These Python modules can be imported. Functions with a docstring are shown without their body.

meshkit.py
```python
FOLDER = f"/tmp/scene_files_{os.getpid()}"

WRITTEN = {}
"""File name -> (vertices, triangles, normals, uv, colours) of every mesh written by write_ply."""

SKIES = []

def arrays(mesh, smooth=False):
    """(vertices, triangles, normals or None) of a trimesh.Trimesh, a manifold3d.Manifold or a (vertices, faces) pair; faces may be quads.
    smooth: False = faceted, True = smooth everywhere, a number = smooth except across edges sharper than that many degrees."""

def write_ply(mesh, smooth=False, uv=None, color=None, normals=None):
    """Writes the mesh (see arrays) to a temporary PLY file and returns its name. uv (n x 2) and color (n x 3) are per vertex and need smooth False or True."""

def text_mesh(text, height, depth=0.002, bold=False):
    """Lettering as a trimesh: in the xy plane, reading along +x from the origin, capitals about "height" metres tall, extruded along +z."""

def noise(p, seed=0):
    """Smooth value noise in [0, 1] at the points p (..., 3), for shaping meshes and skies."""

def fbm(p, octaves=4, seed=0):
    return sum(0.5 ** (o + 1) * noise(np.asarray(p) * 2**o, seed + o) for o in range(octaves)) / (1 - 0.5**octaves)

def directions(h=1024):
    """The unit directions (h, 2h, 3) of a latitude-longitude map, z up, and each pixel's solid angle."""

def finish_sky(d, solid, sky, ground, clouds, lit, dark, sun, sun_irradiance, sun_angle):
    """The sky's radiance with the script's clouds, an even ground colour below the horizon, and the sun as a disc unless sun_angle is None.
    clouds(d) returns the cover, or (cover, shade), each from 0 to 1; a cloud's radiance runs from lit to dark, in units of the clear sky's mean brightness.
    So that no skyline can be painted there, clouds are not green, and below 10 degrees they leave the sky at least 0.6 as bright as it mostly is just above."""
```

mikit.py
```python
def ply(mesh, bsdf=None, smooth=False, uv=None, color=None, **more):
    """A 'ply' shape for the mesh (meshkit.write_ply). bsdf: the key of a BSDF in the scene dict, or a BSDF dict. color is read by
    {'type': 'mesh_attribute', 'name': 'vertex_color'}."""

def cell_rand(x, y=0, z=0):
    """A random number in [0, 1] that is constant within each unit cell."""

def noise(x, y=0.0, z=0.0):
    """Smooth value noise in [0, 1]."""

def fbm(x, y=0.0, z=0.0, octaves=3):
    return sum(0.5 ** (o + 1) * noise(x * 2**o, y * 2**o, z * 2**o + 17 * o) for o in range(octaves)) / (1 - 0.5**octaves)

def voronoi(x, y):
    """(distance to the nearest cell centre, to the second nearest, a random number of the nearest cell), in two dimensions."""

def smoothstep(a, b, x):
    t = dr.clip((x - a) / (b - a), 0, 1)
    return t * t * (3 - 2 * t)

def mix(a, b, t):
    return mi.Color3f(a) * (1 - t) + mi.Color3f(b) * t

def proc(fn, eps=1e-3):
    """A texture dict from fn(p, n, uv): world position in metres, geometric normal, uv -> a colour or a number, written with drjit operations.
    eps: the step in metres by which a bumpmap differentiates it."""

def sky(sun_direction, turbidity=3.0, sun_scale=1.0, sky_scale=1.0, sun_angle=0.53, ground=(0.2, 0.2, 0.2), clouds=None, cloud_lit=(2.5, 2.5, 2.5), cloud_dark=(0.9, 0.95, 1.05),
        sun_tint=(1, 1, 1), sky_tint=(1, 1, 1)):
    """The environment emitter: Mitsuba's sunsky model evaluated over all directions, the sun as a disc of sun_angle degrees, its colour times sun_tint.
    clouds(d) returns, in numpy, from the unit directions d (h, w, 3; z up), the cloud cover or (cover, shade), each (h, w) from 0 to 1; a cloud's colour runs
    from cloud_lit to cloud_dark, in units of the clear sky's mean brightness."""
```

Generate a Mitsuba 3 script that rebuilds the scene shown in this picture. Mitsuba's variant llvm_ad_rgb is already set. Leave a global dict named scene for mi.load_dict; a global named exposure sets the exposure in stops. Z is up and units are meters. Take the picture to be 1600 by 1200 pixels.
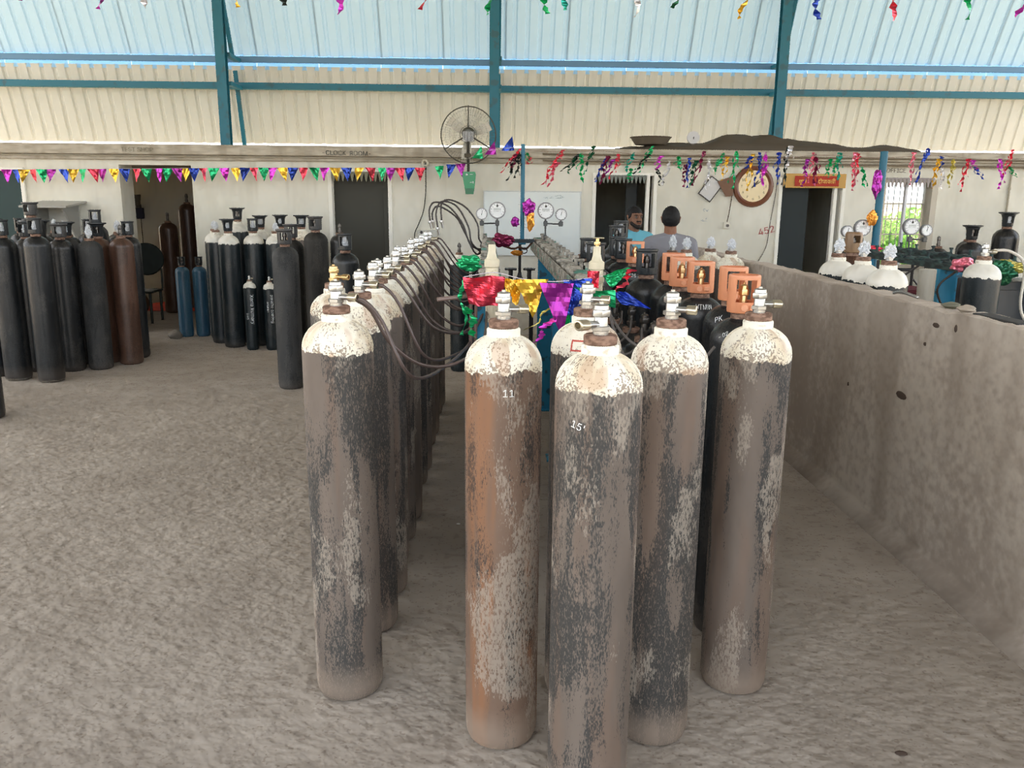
import math, random, glob
import numpy as np, trimesh, mitsuba as mi, drjit as dr
import mikit, meshkit
from mikit import proc, noise, fbm, voronoi, cell_rand, smoothstep, mix
import manifold3d as m3
from shapely.geometry import Polygon, box as sbox
from shapely.ops import unary_union

T = mi.ScalarTransform4f
rng = np.random.default_rng(7)
random.seed(7)
scene = {'type': 'scene'}
labels = {}
PI = math.pi

# ------------------------------------------------------------------ camera, sky, exposure
FOC, CAMH = 1292.0, 1.78
PITCH, ROLL, YAW = math.radians(12.63), math.radians(0.5), math.radians(1.753)
fw = np.array([math.sin(YAW) * math.cos(PITCH), math.cos(YAW) * math.cos(PITCH), -math.sin(PITCH)])
r0 = np.array([math.cos(YAW), -math.sin(YAW), 0.0])
u0 = np.cross(r0, fw)
up = -math.sin(ROLL) * r0 + math.cos(ROLL) * u0
eye = np.array([0, 0, CAMH])
scene['camera'] = {'type': 'perspective', 'fov': 2 * math.degrees(math.atan(800 / FOC)), 'fov_axis': 'x', 'near_clip': 0.05, 'far_clip': 500.0,
                   'to_world': T().look_at(origin=eye.tolist(), target=(eye + fw).tolist(), up=up.tolist())}


def clouds(d):
    n = meshkit.fbm(d * np.array([3, 3, 6.0]), 4, seed=3)
    return np.clip((n - 0.30) * 4.0, 0, 1) * 0.85, np.clip((n - 0.55) * 2.5, 0, 1) * 0.4


scene['sky'] = mikit.sky([-0.20, 0.69, 0.69], turbidity=4.0, sun_scale=0.8, sky_scale=1.0, ground=(0.30, 0.27, 0.22), clouds=clouds,
                         cloud_lit=(2.3, 2.2, 2.05), cloud_dark=(1.1, 1.1, 1.12), sun_angle=3.0)
exposure = 3.95

# ------------------------------------------------------------------ helpers
_used = {}


def numbered(k):
    n = _used.get(k, 0)
    _used[k] = n + 1
    return k if n == 0 else f'{k}_{n:03d}'


def lin(h):
    h = h.lstrip('#')
    c = np.array([int(h[i:i + 2], 16) for i in (0, 2, 4)]) / 255.0
    return np.where(c <= 0.04045, c / 12.92, ((c + 0.055) / 1.055) ** 2.4)


def col(c):
    return lin(c) if isinstance(c, str) else np.asarray(c, float)


def principled(base, rough=0.6, metal=0.0, spec=0.4, **k):
    b = base if isinstance(base, dict) else {'type': 'rgb', 'value': [float(x) for x in col(base)]}
    return {'type': 'twosided', 'bsdf': {'type': 'principled', 'base_color': b, 'roughness': rough, 'metallic': metal, 'specular': spec, **k}}


def bumped(b, fn, scale=1.0, eps=2e-3):
    inner = b['bsdf']
    return {'type': 'twosided', 'bsdf': {'type': 'bumpmap', 'arbitrary': proc(fn, eps), 'scale': scale, 'bsdf': inner}}


VC = {'type': 'mesh_attribute', 'name': 'vertex_color'}
scene['matte_vc'] = principled(VC, 0.65, 0, 0.3)
scene['gloss_vc'] = principled(VC, 0.3, 0, 0.5)
scene['metal_vc'] = principled(VC, 0.3, 0.9, 0.5)
scene['foil_vc'] = principled(VC, 0.24, 0.7, 0.7)
scene['pane_glass'] = {'type': 'thindielectric', 'int_ior': 1.5}


def smooth_split(mesh, angle):
    if angle is False:
        v, f = np.asarray(mesh.vertices), np.asarray(mesh.faces)
        return v[f].reshape(-1, 3), np.arange(len(f) * 3).reshape(-1, 3)
    if angle is True:
        return np.asarray(mesh.vertices), np.asarray(mesh.faces)
    m = trimesh.graph.smooth_shade(mesh, angle=math.radians(angle), facet_minarea=None)
    return np.asarray(m.vertices), np.asarray(m.faces)


class MB:
    """collects pieces with colours into ONE mesh (of one part)"""

    def __init__(self):
        self.v, self.f, self.c, self.n = [], [], [], 0

    def add(self, mesh, c=(0.5, 0.5, 0.5), smooth=35):
        if hasattr(mesh, 'to_mesh'):
            mm = mesh.to_mesh()
            mesh = trimesh.Trimesh(mm.vert_properties[:, :3], mm.tri_verts, process=False)
        v, f = smooth_split(mesh, smooth)
        self.v.append(v)
        self.f.append(f + self.n)
        c = col(c)
        self.c.append(np.tile(c, (len(v), 1)) if c.ndim == 1 else c)
        self.n += len(v)
        return self

    def shape(self, mat, **kw):
        m = trimesh.Trimesh(np.vstack(self.v), np.vstack(self.f), process=False)
        return mikit.ply(m, mat, True, color=np.vstack(self.c), **kw)


def put(name, shape, parent=None, to_world=None):
    key = numbered(name if parent is None else parent + '__' + name)
    s = dict(shape)
    if to_world is not None:
        s['to_world'] = to_world
    scene[key] = s
    return key


def part(name, mesh, c, mat='matte_vc', parent=None, smooth=35, to_world=None):
    mb = mesh if isinstance(mesh, MB) else MB().add(mesh, c, smooth)
    return put(name, mb.shape(mat), parent, to_world)


def thing(name, label, cat, group=None):
    key = numbered(name)
    tag(key, label, cat, group)
    return key


def tag(key, label=None, cat=None, group=None, kind=None):
    d = labels.setdefault(key, {})
    for k, v in (('label', label), ('category', cat), ('group', group), ('kind', kind)):
        if v:
            d[k] = v
    return key


def single(name, mesh, c, mat, label, cat, group=None, smooth=35, to_world=None):
    k = part(name, mesh, c, mat, None, smooth, to_world)
    return tag(k, label, cat, group)


def struct(name, shape, parent=None, label=None):
    k = put(name, shape, parent)
    if parent is None:
        tag(k, label, None, None, 'structure')
    return k


def box(lo, hi, b=0.0):
    lo, hi = np.array(lo, float), np.array(hi, float)
    if b <= 0:
        m = trimesh.creation.box(extents=hi - lo)
        m.apply_translation((lo + hi) / 2)
        return m
    pts = []
    for s in np.ndindex(2, 2, 2):
        c = np.where(np.array(s) == 0, lo, hi)
        d = np.where(np.array(s) == 0, 1, -1) * b
        for k in range(3):
            p = c + d
            p[k] = c[k]
            pts.append(p)
    return trimesh.Trimesh(pts, process=False).convex_hull


def xf(mesh, M):
    m = mesh.copy()
    m.apply_transform(M)
    return m


def Rz(a):
    return trimesh.transformations.rotation_matrix(a, [0, 0, 1])


def Rx(a):
    return trimesh.transformations.rotation_matrix(a, [1, 0, 0])


def Ry(a):
    return trimesh.transformations.rotation_matrix(a, [0, 1, 0])


def Tr(x, y, z):
    return trimesh.transformations.translation_matrix([x, y, z])


def W(x, y, z=0, rz=0.0, tilt=0.0):
    t = T().translate([x, y, z])
    if tilt:
        t = t @ T().rotate([0, 1, 0], tilt)
    return t @ T().rotate([0, 0, 1], math.degrees(rz)) if rz else t


def lathe(prof, n=32, uvoff=None, sharp=35, r_for_u=None):
    """profile [(r,z)...] bottom to top, split at sharp corners; returns verts, faces, uv"""
    prof = np.array(prof, float)
    rings, segs = [], []
    d = np.diff(prof, axis=0)
    ang = np.arctan2(d[:, 1], d[:, 0])
    idx = [0]
    rings.append(prof[0])
    for i in range(len(d)):
        rings.append(prof[i + 1])
        segs.append((len(rings) - 2, len(rings) - 1))
        if i + 1 < len(d):
            da = abs((ang[i + 1] - ang[i] + PI) % (2 * PI) - PI)
            if math.degrees(da) > sharp:
                rings.append(prof[i + 1])
    rings = np.array(rings)
    th = np.linspace(0, 2 * PI, n + 1) + PI / 2      # seam at the far side (+y)
    v = np.stack([rings[:, 0][:, None] * np.cos(th), rings[:, 0][:, None] * np.sin(th), np.repeat(rings[:, 1][:, None], n + 1, 1)], -1)
    m = n + 1
    f = []
    j = np.arange(n)
    for a, b in segs:
        f.append(np.stack([a * m + j, a * m + j + 1, b * m + j + 1], 1))
        f.append(np.stack([a * m + j, b * m + j + 1, b * m + j], 1))
    R = r_for_u or prof[:, 0].max()
    uv = np.stack([np.tile(np.arange(n + 1) / n * 2 * PI * R, (len(rings), 1)), np.repeat(rings[:, 1][:, None], n + 1, 1)], -1).reshape(-1, 2)
    return v.reshape(-1, 3), np.vstack(f), uv


def lathe_mesh(prof, n=24):
    """closed, welded solid of revolution"""
    prof = np.array(prof, float)
    th = np.arange(n) / n * 2 * PI
    v, f, rows = [], [], []
    for r, z in prof:
        if r < 1e-6:
            rows.append([len(v)])
            v.append([0, 0, z])
        else:
            rows.append(list(range(len(v), len(v) + n)))
            v += [[r * math.cos(t), r * math.sin(t), z] for t in th]
    for a, b in zip(rows[:-1], rows[1:]):
        for j in range(n):
            k = (j + 1) % n
            if len(a) == 1 and len(b) == 1:
                continue
            if len(a) == 1:
                f.append([a[0], b[k], b[j]])
            elif len(b) == 1:
                f.append([a[j], a[k], b[0]])
            else:
                f += [[a[j], a[k], b[k]], [a[j], b[k], b[j]]]
    return trimesh.Trimesh(v, f, process=False)


def cyl(p, q, r, n=12, r2=None):
    p, q = np.array(p, float), np.array(q, float)
    L = np.linalg.norm(q - p)
    r2 = r if r2 is None else r2
    m = lathe_mesh([(0, 0), (r, 0), (r2, L), (0, L)], n)
    m.apply_transform(trimesh.geometry.align_vectors([0, 0, 1], (q - p) / L))
    m.apply_translation(p)
    return m


def sph(c, r, sub=2, scale=(1, 1, 1)):
    m = trimesh.creation.icosphere(subdivisions=sub, radius=1.0)
    m.apply_scale(np.array(scale) * r)
    m.apply_translation(c)
    return m


def torus(c, R, r, axis=(0, 0, 1), n=32, k=8):
    m = trimesh.creation.torus(R, r, major_sections=n, minor_sections=k)
    m.apply_transform(trimesh.geometry.align_vectors([0, 0, 1], axis))
    m.apply_translation(c)
    return m


def spline(pts, n=24):
    P = np.array(pts, float)
    P = np.vstack([2 * P[0] - P[1], P, 2 * P[-1] - P[-2]])
    out = []
    for i in range(1, len(P) - 2):
        for t in np.linspace(0, 1, n, endpoint=False):
            a, b, c, d = P[i - 1:i + 3]
            out.append(0.5 * (2 * b + (c - a) * t + (2 * a - 5 * b + 4 * c - d) * t * t + (3 * b - a - 3 * c + d) * t ** 3))
    out.append(P[-2])
    return np.array(out)


def tube(path, r, k=8, caps=True):
    P = np.array(path, float)
    t = np.gradient(P, axis=0)
    t /= np.linalg.norm(t, axis=1, keepdims=True) + 1e-12
    nrm = np.cross(t[0], [0.3, 0.5, 0.81])
    nrm /= np.linalg.norm(nrm)
    v = []
    a = np.arange(k) / k * 2 * PI
    rr = np.broadcast_to(r, len(P))
    for i in range(len(P)):
        nrm = nrm - t[i] * (nrm @ t[i])
        nrm /= np.linalg.norm(nrm)
        b = np.cross(t[i], nrm)
        v.append(P[i] + rr[i] * (np.cos(a)[:, None] * nrm + np.sin(a)[:, None] * b))
    v = np.vstack(v)
    f = []
    for i in range(len(P) - 1):
        for j in range(k):
            j2 = (j + 1) % k
            f += [[i * k + j, i * k + j2, (i + 1) * k + j2], [i * k + j, (i + 1) * k + j2, (i + 1) * k + j]]
    if caps:
        n = len(v)
        v = np.vstack([v, P[0], P[-1]])
        for j in range(k):
            f += [[n, (j + 1) % k, j], [n + 1, n - k + j, n - k + (j + 1) % k]]
    return trimesh.Trimesh(v, f, process=False)


def hexnut(c, r, h, axis=(0, 0, 1)):
    m = lathe_mesh([(0, 0), (r * 0.9, 0), (r, h * 0.12), (r, h * 0.88), (r * 0.9, h), (0, h)], 6)
    m.apply_transform(trimesh.geometry.align_vectors([0, 0, 1], np.array(axis, float)))
    m.apply_translation(c)
    return m


def extrude(poly, h):
    polys = getattr(poly, 'geoms', [poly])
    return trimesh.util.concatenate([trimesh.creation.extrude_polygon(g, h, engine='earcut') for g in polys])


def wall_text(text, height, x, y, z, depth=0.004, slant=0.0, rot=0.0):
    """lettering standing in the xz plane facing -y, its lower left at x, z"""
    m = meshkit.text_mesh(text, height, depth)
    M = Rx(PI / 2)
    m.apply_transform(M)
    if rot:
        m.apply_transform(Ry(-rot))
    m.apply_translation([x, y, z])
    return m


ORD = ['first', 'second', 'third', 'fourth', 'fifth', 'sixth', 'seventh', 'eighth', 'ninth', 'tenth', 'eleventh', 'twelfth', 'thirteenth', 'fourteenth', 'fifteenth',
       'sixteenth', 'seventeenth', 'eighteenth', 'nineteenth', 'twentieth']

# ------------------------------------------------------------------ surface materials


def floor_col(p, n, uv):
    big = fbm(p.x * 0.7, p.y * 0.7, 1.0, 3)
    mid = fbm(p.x * 5, p.y * 6, 2.0, 4)
    pit_shade = smoothstep(0.58, 0.78, fbm(p.x * 24, p.y * 30, 5.0, 3))
    speck = smoothstep(0.72, 0.82, fbm(p.x * 75, p.y * 85, 9.0, 2))
    c = mix((0.285, 0.250, 0.212), (0.350, 0.312, 0.268), smoothstep(0.3, 0.7, 0.5 * big + 0.5 * mid))
    c = mix(c, (0.19, 0.157, 0.130), 0.38 * pit_shade)  # pits coloured darker, their shade put into the base colour
    return mix(c, (0.13, 0.10, 0.08), 0.4 * speck)


def floor_h(p, n, uv):
    return fbm(p.x * 22, p.y * 27, 5.0, 4) * 0.017 + noise(p.x * 80, p.y * 80) * 0.0012


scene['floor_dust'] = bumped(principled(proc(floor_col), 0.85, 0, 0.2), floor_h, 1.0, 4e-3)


def cem_col(p, n, uv):
    q = p.x + p.y
    big = fbm(q * 0.9, p.z * 1.3, 2.0, 3)
    stain = smoothstep(0.45, 0.8, fbm(q * 5.0, p.z * 0.9, 7.0, 3))
    fine = fbm(q * 30, p.z * 30, p.x * 20, 3)
    c = mix((0.33, 0.28, 0.235), (0.47, 0.42, 0.36), smoothstep(0.3, 0.7, 0.6 * big + 0.4 * fine))
    c = mix(c, (0.24, 0.195, 0.155), 0.5 * stain)
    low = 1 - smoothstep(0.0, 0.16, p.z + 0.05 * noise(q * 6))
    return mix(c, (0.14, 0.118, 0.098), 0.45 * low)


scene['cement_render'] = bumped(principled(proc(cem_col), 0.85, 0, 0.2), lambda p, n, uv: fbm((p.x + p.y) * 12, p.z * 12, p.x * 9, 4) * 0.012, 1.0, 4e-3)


def plaster_col(p, n, uv):
    big = fbm(p.x * 0.8, p.z * 1.2, p.y * 0.8, 3)
    fine = fbm(p.x * 9, p.z * 4, p.y * 9, 3)
    c = mix((0.60, 0.585, 0.50), (0.70, 0.685, 0.60), smoothstep(0.3, 0.7, 0.6 * big + 0.4 * fine))
    drip = smoothstep(0.62, 0.85, fbm(p.x * 7 + p.y * 7, p.z * 0.8, 3.0, 3)) * smoothstep(1.2, 2.3, p.z)
    c = mix(c, (0.40, 0.37, 0.29), 0.5 * drip)
    low = (1 - smoothstep(0.05, 0.45, p.z)) * smoothstep(0.3, 0.7, fine + 0.2)
    return mix(c, (0.33, 0.29, 0.23), 0.6 * low)


scene['plaster'] = principled(proc(plaster_col), 0.8, 0, 0.25)


def slab_col(p, n, uv):
    fine = fbm(p.x * 6, p.z * 25, p.y * 6, 3)
    drip = smoothstep(0.5, 0.8, fbm(p.x * 9, p.z * 2, 3.0, 3))
    c = mix((0.34, 0.305, 0.24), (0.47, 0.435, 0.36), smoothstep(0.3, 0.7, fine))
    return mix(c, (0.24, 0.205, 0.15), 0.5 * drip)


scene['slab_edge'] = principled(proc(slab_col), 0.85, 0, 0.2)
scene['dark_room'] = principled((0.13, 0.13, 0.115), 0.8)  # gloom of the unlit rooms put into a dark wall colour


def teal_col(p, n, uv):
    w = smoothstep(0.6, 0.75, fbm(p.x * 9, p.y * 9, p.z * 7, 3))
    return mix((0.016, 0.145, 0.21), (0.045, 0.09, 0.10), 0.6 * w)


scene['teal_paint'] = principled(proc(teal_col), 0.45, 0, 0.4)


def blue_col(p, n, uv):
    w = smoothstep(0.63, 0.70, fbm(p.x * 25, p.y * 25, p.z * 18, 3))
    return mix((0.024, 0.235, 0.40), (0.035, 0.07, 0.09), 0.8 * w)


scene['blue_paint'] = principled(proc(blue_col), 0.4, 0, 0.4)


def sheet_col(p, n, uv):
    d = fbm(p.x * 2.5, p.z * 1.2, 4.0, 3)
    return mix((0.60, 0.60, 0.54), (0.68, 0.68, 0.62), d)


scene['sheet_cream'] = principled(proc(sheet_col), 0.4, 0, 0.45)
scene['sheet_blue'] = {'type': 'principledthin', 'base_color': {'type': 'rgb', 'value': [0.42, 0.60, 0.74]}, 'roughness': 0.4, 'diff_trans': 0.15}


def header_col(p, n, uv):
    a = fbm(p.x * 30, p.y * 22, p.z * 30, 3)
    g = smoothstep(0.62, 0.70, fbm(p.x * 14, p.y * 11, p.z * 25 + 4, 2))
    c = mix((0.13, 0.12, 0.10), (0.36, 0.335, 0.285), smoothstep(0.3, 0.65, a))
    return mix(c, (0.05, 0.22, 0.17), 0.7 * g)


scene['dusty_metal'] = principled(proc(header_col), 0.6, 0.2, 0.4)

scene['dark_metal'] = principled(proc(lambda p, n, uv: mix((0.012, 0.022, 0.024), (0.035, 0.075, 0.07), smoothstep(0.4, 0.7, fbm(p.x * 20, p.y * 12, p.z * 30, 3)))), 0.45, 0.2, 0.4)

CREAM, RUSTY, BLACK, BROWN, GREY, WHITETOP, BLUE, NEARBLACK = range(8)
#        base                     second                   third (fine chips)
PAL = {CREAM: ((0.138, 0.113, 0.095), (0.034, 0.036, 0.036)), RUSTY: ((0.165, 0.110, 0.080), (0.036, 0.033, 0.031)), BLACK: ((0.008, 0.010, 0.012), (0.017, 0.020, 0.022)),
       BROWN: ((0.085, 0.042, 0.027), (0.050, 0.026, 0.018)), GREY: ((0.042, 0.043, 0.043), (0.020, 0.022, 0.023)), WHITETOP: ((0.007, 0.013, 0.016), (0.016, 0.024, 0.028)),
       BLUE: ((0.028, 0.085, 0.14), (0.05, 0.12, 0.17)), NEARBLACK: ((0.026, 0.024, 0.020), (0.013, 0.013, 0.012))}


def weather(p, n, uv):
    K = dr.floor(uv.y / 4)
    z = uv.y - 4 * K
    kind = K - 8 * dr.floor(K / 8)
    s = K * 7.0 + 3.0
    u = uv.x
    warp = fbm(u * 9 + s, z * 6, 2.0, 2) * 0.03
    streak = fbm((u + warp) * 24 + s, z * 1.6 + s, 1.0, 3)
    fine = fbm(u * 240 + s, z * 75 + s, 3.0, 3)
    grain = 0.55 * fine + 0.45 * noise(u * 520 + s, z * 170 + s)
    blot = fbm((u + warp) * 7 + s, z * 4.0 + s, 1.0, 3)
    dens = smoothstep(0.36, 0.64, 0.5 * blot + 0.5 * streak + 0.12 * (cell_rand(K, 3) - 0.5))
    m = 0.90 * smoothstep(0.0, 0.36, grain - (0.75 - 0.58 * dens))
    cream_kind = (kind < 1.5)
    a, b = mi.Color3f(0), mi.Color3f(0)
    for k, (x, y) in PAL.items():
        a = dr.select(dr.abs(kind - k) < 0.5, mi.Color3f(*x), a)
        b = dr.select(dr.abs(kind - k) < 0.5, mi.Color3f(*y), b)
    tone = fbm(u * 12 + s, z * 3 + s, 11.0, 3)
    c = a * (0.72 + 0.56 * tone) * (1 - m) + b * m
    # pale scrapes and orange rust on the old cylinders
    rustk = dr.select(dr.abs(kind - 1) < 0.5, mi.Float(0.85), mi.Float(0.16))
    rust = smoothstep(0.50, 0.68, fbm((u + warp) * 15 + s, z * 0.9 + 31, 4.0, 3)) * rustk
    c = dr.select(cream_kind, mix(c, (0.26, 0.115, 0.05), 0.75 * rust * (1 - 0.8 * m)), c)
    pdens = smoothstep(0.46, 0.70, fbm((u + warp) * 9 + s, z * 4.0 + 77, 6.0, 4))
    pale = smoothstep(0.0, 0.42, fbm(u * 250 + s, z * 95 + 9, 5.0, 3) - (0.84 - 0.66 * pdens))
    c = mix(c, mi.Color3f(0.34, 0.30, 0.25), dr.select(cream_kind, 0.62 * pale, 0.05 * pale))
    dust = fbm(u * 40 + s, z * 40, 8.0, 2)
    low = 1 - smoothstep(0.02, 0.12 + 0.05 * dust, z)
    c = mix(c, (0.27, 0.215, 0.17), dr.select(cream_kind, 0.6 * low, 0.12 * low))
    # painted shoulder
    edge = 1.256 + 0.012 * (noise(u * 45 + s, s) - 0.5) + 0.010 * (noise(u * 160 + s, z * 60) - 0.5) - 0.022 * noise(u * 9 + s, 5.0)
    top = smoothstep(edge - 0.002, edge + 0.002, z)
    cd = smoothstep(0.42, 0.68, fbm(u * 11 + s, z * 11 + s, 4.0, 3)) * 0.16 + 0.22 * smoothstep(1.305, 1.225, z)
    chip = smoothstep(0.0, 0.05, fbm(u * 210 + s, z * 210, 2.0, 3) + cd - 0.735)
    sc = mix((0.78, 0.745, 0.63), (0.64, 0.565, 0.42), smoothstep(0.45, 0.7, fbm(u * 14 + s, z * 14, 9.0, 3)))
    sc = mix(sc, (0.22, 0.165, 0.12), chip * 0.85)
    ruststain = smoothstep(0.60, 0.72, fbm(u * 16 + s, z * 10 + 50, 5.0, 3))
    sc = mix(sc, (0.42, 0.25, 0.15), 0.45 * ruststain)
    wt = mix((0.78, 0.77, 0.70), (0.62, 0.60, 0.52), fbm(u * 20 + s, z * 20, 9.0, 2))
    c = dr.select(cream_kind, mix(c, sc, top), c)
    c = dr.select(dr.abs(kind - WHITETOP) < 0.5, mix(c, wt, top), c)
    return c


scene['cylinder_worn'] = bumped(principled(proc(weather), 0.62, 0, 0.35), lambda p, n, uv: fbm(uv.x * 45, uv.y * 18, 1.0, 3) * 0.0022, 1.0, 2e-3)
scene['cylinder_paint'] = principled(proc(weather), 0.33, 0, 0.5)


def rust_col(p, n, uv):
    a = fbm(p.x * 60, p.y * 60, p.z * 90, 3)
    return mix((0.13, 0.075, 0.052), (0.30, 0.19, 0.14), smoothstep(0.3, 0.7, a))


scene['rusty_iron'] = principled(proc(rust_col), 0.7, 0.1, 0.3)


def white_ring_col(p, n, uv):
    a = smoothstep(0.55, 0.75, fbm(p.x * 60, p.y * 60, p.z * 60, 3))
    return mix((0.80, 0.78, 0.68), (0.45, 0.38, 0.28), 0.7 * a)


scene['chipped_white'] = principled(proc(white_ring_col), 0.6, 0, 0.35)

# ------------------------------------------------------------------ the setting
WY = 11.0          # front face of the row of rooms
# floor
g = 60
xs, ys = np.linspace(-16, 16, g), np.linspace(-6, 16, g)
X, Yg = np.meshgrid(xs, ys, indexing='ij')
v = np.stack([X, Yg, np.zeros_like(X)], -1).reshape(-1, 3)
i, j = np.meshgrid(np.arange(g - 1), np.arange(g - 1), indexing='ij')
a = (i * g + j).ravel()
f = np.vstack([np.stack([a, a + g, a + g + 1], 1), np.stack([a, a + g + 1, a + 1], 1)])
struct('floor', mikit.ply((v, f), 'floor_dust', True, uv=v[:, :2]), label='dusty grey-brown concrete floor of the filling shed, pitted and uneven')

# front wall of the rooms with its openings (outline in x, z)
ops = {'door_1': (-6.75, -5.88, 0, 2.11), 'alcove': (-4.69, -3.78, 0, 2.16), 'door_2': (-2.05, -1.235, 0, 2.13), 'door_3': (1.36, 2.20, 0, 2.12), 'door_4': (3.80, 4.68, 0, 2.08),
       'window_1': (5.20, 5.83, 0.95, 2.05)}
poly = sbox(-9.0, 0, 9.6, 2.22)
for k, (x0, x1, z0, z1) in ops.items():
    poly = poly.difference(sbox(x0, z0 - (0.01 if z0 == 0 else 0), x1, z1))


def wall_from(poly, y0, y1):
    m = extrude(poly, y1 - y0)
    m.apply_transform(Rx(PI / 2))
    m.apply_translation([0, y1, 0])
    return m


struct('wall_back', mikit.ply(wall_from(poly, WY, WY + 0.2), 'plaster'), label='long cream plastered wall of the rooms behind the cylinders')
# slab edge (fascia) and slab roof over the rooms
sl = MB()
struct('trim_1', mikit.ply(box([-9, WY - 0.10, 2.285], [9.6, WY + 0.3, 2.41], 0.008), 'slab_edge'), label='concrete edge beam above the row of rooms')
struct('trim_2', mikit.ply(box([-9, WY - 0.05, 2.22], [9.6, WY + 0.2, 2.285], 0.006), 'slab_edge'), label='lower ledge under the concrete edge beam')
struct('wall_slab', mikit.ply(box([-9, WY + 0.2, 2.18], [9.6, 15.9, 2.26]), 'slab_edge'), label='flat concrete roof slab over the rooms')  # set low to widen the added light gap under the sheeting
# partitions and rear wall
rear = sbox(-9, 0, 9.6, 2.18).difference(sbox(6.3, 0.5, 8.3, 2.2)).difference(sbox(-6.85, 0.5, -5.98, 2.12))  # second opening is unseen, added to let daylight into the test room
struct('wall_rear', mikit.ply(wall_from(rear, 14.3, 14.45), 'plaster'), label='rear wall inside the rooms')
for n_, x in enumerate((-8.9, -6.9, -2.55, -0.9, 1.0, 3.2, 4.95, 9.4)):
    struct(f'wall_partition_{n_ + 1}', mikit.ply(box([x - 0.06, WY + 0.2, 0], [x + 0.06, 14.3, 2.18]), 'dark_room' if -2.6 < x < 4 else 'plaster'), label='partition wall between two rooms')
struct('wall_jamb', mikit.ply(box([-4.95, WY + 0.2, 0], [-4.69, WY + 0.40, 2.18]), 'plaster'), label='thick pier at the left of the open test room')

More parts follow.
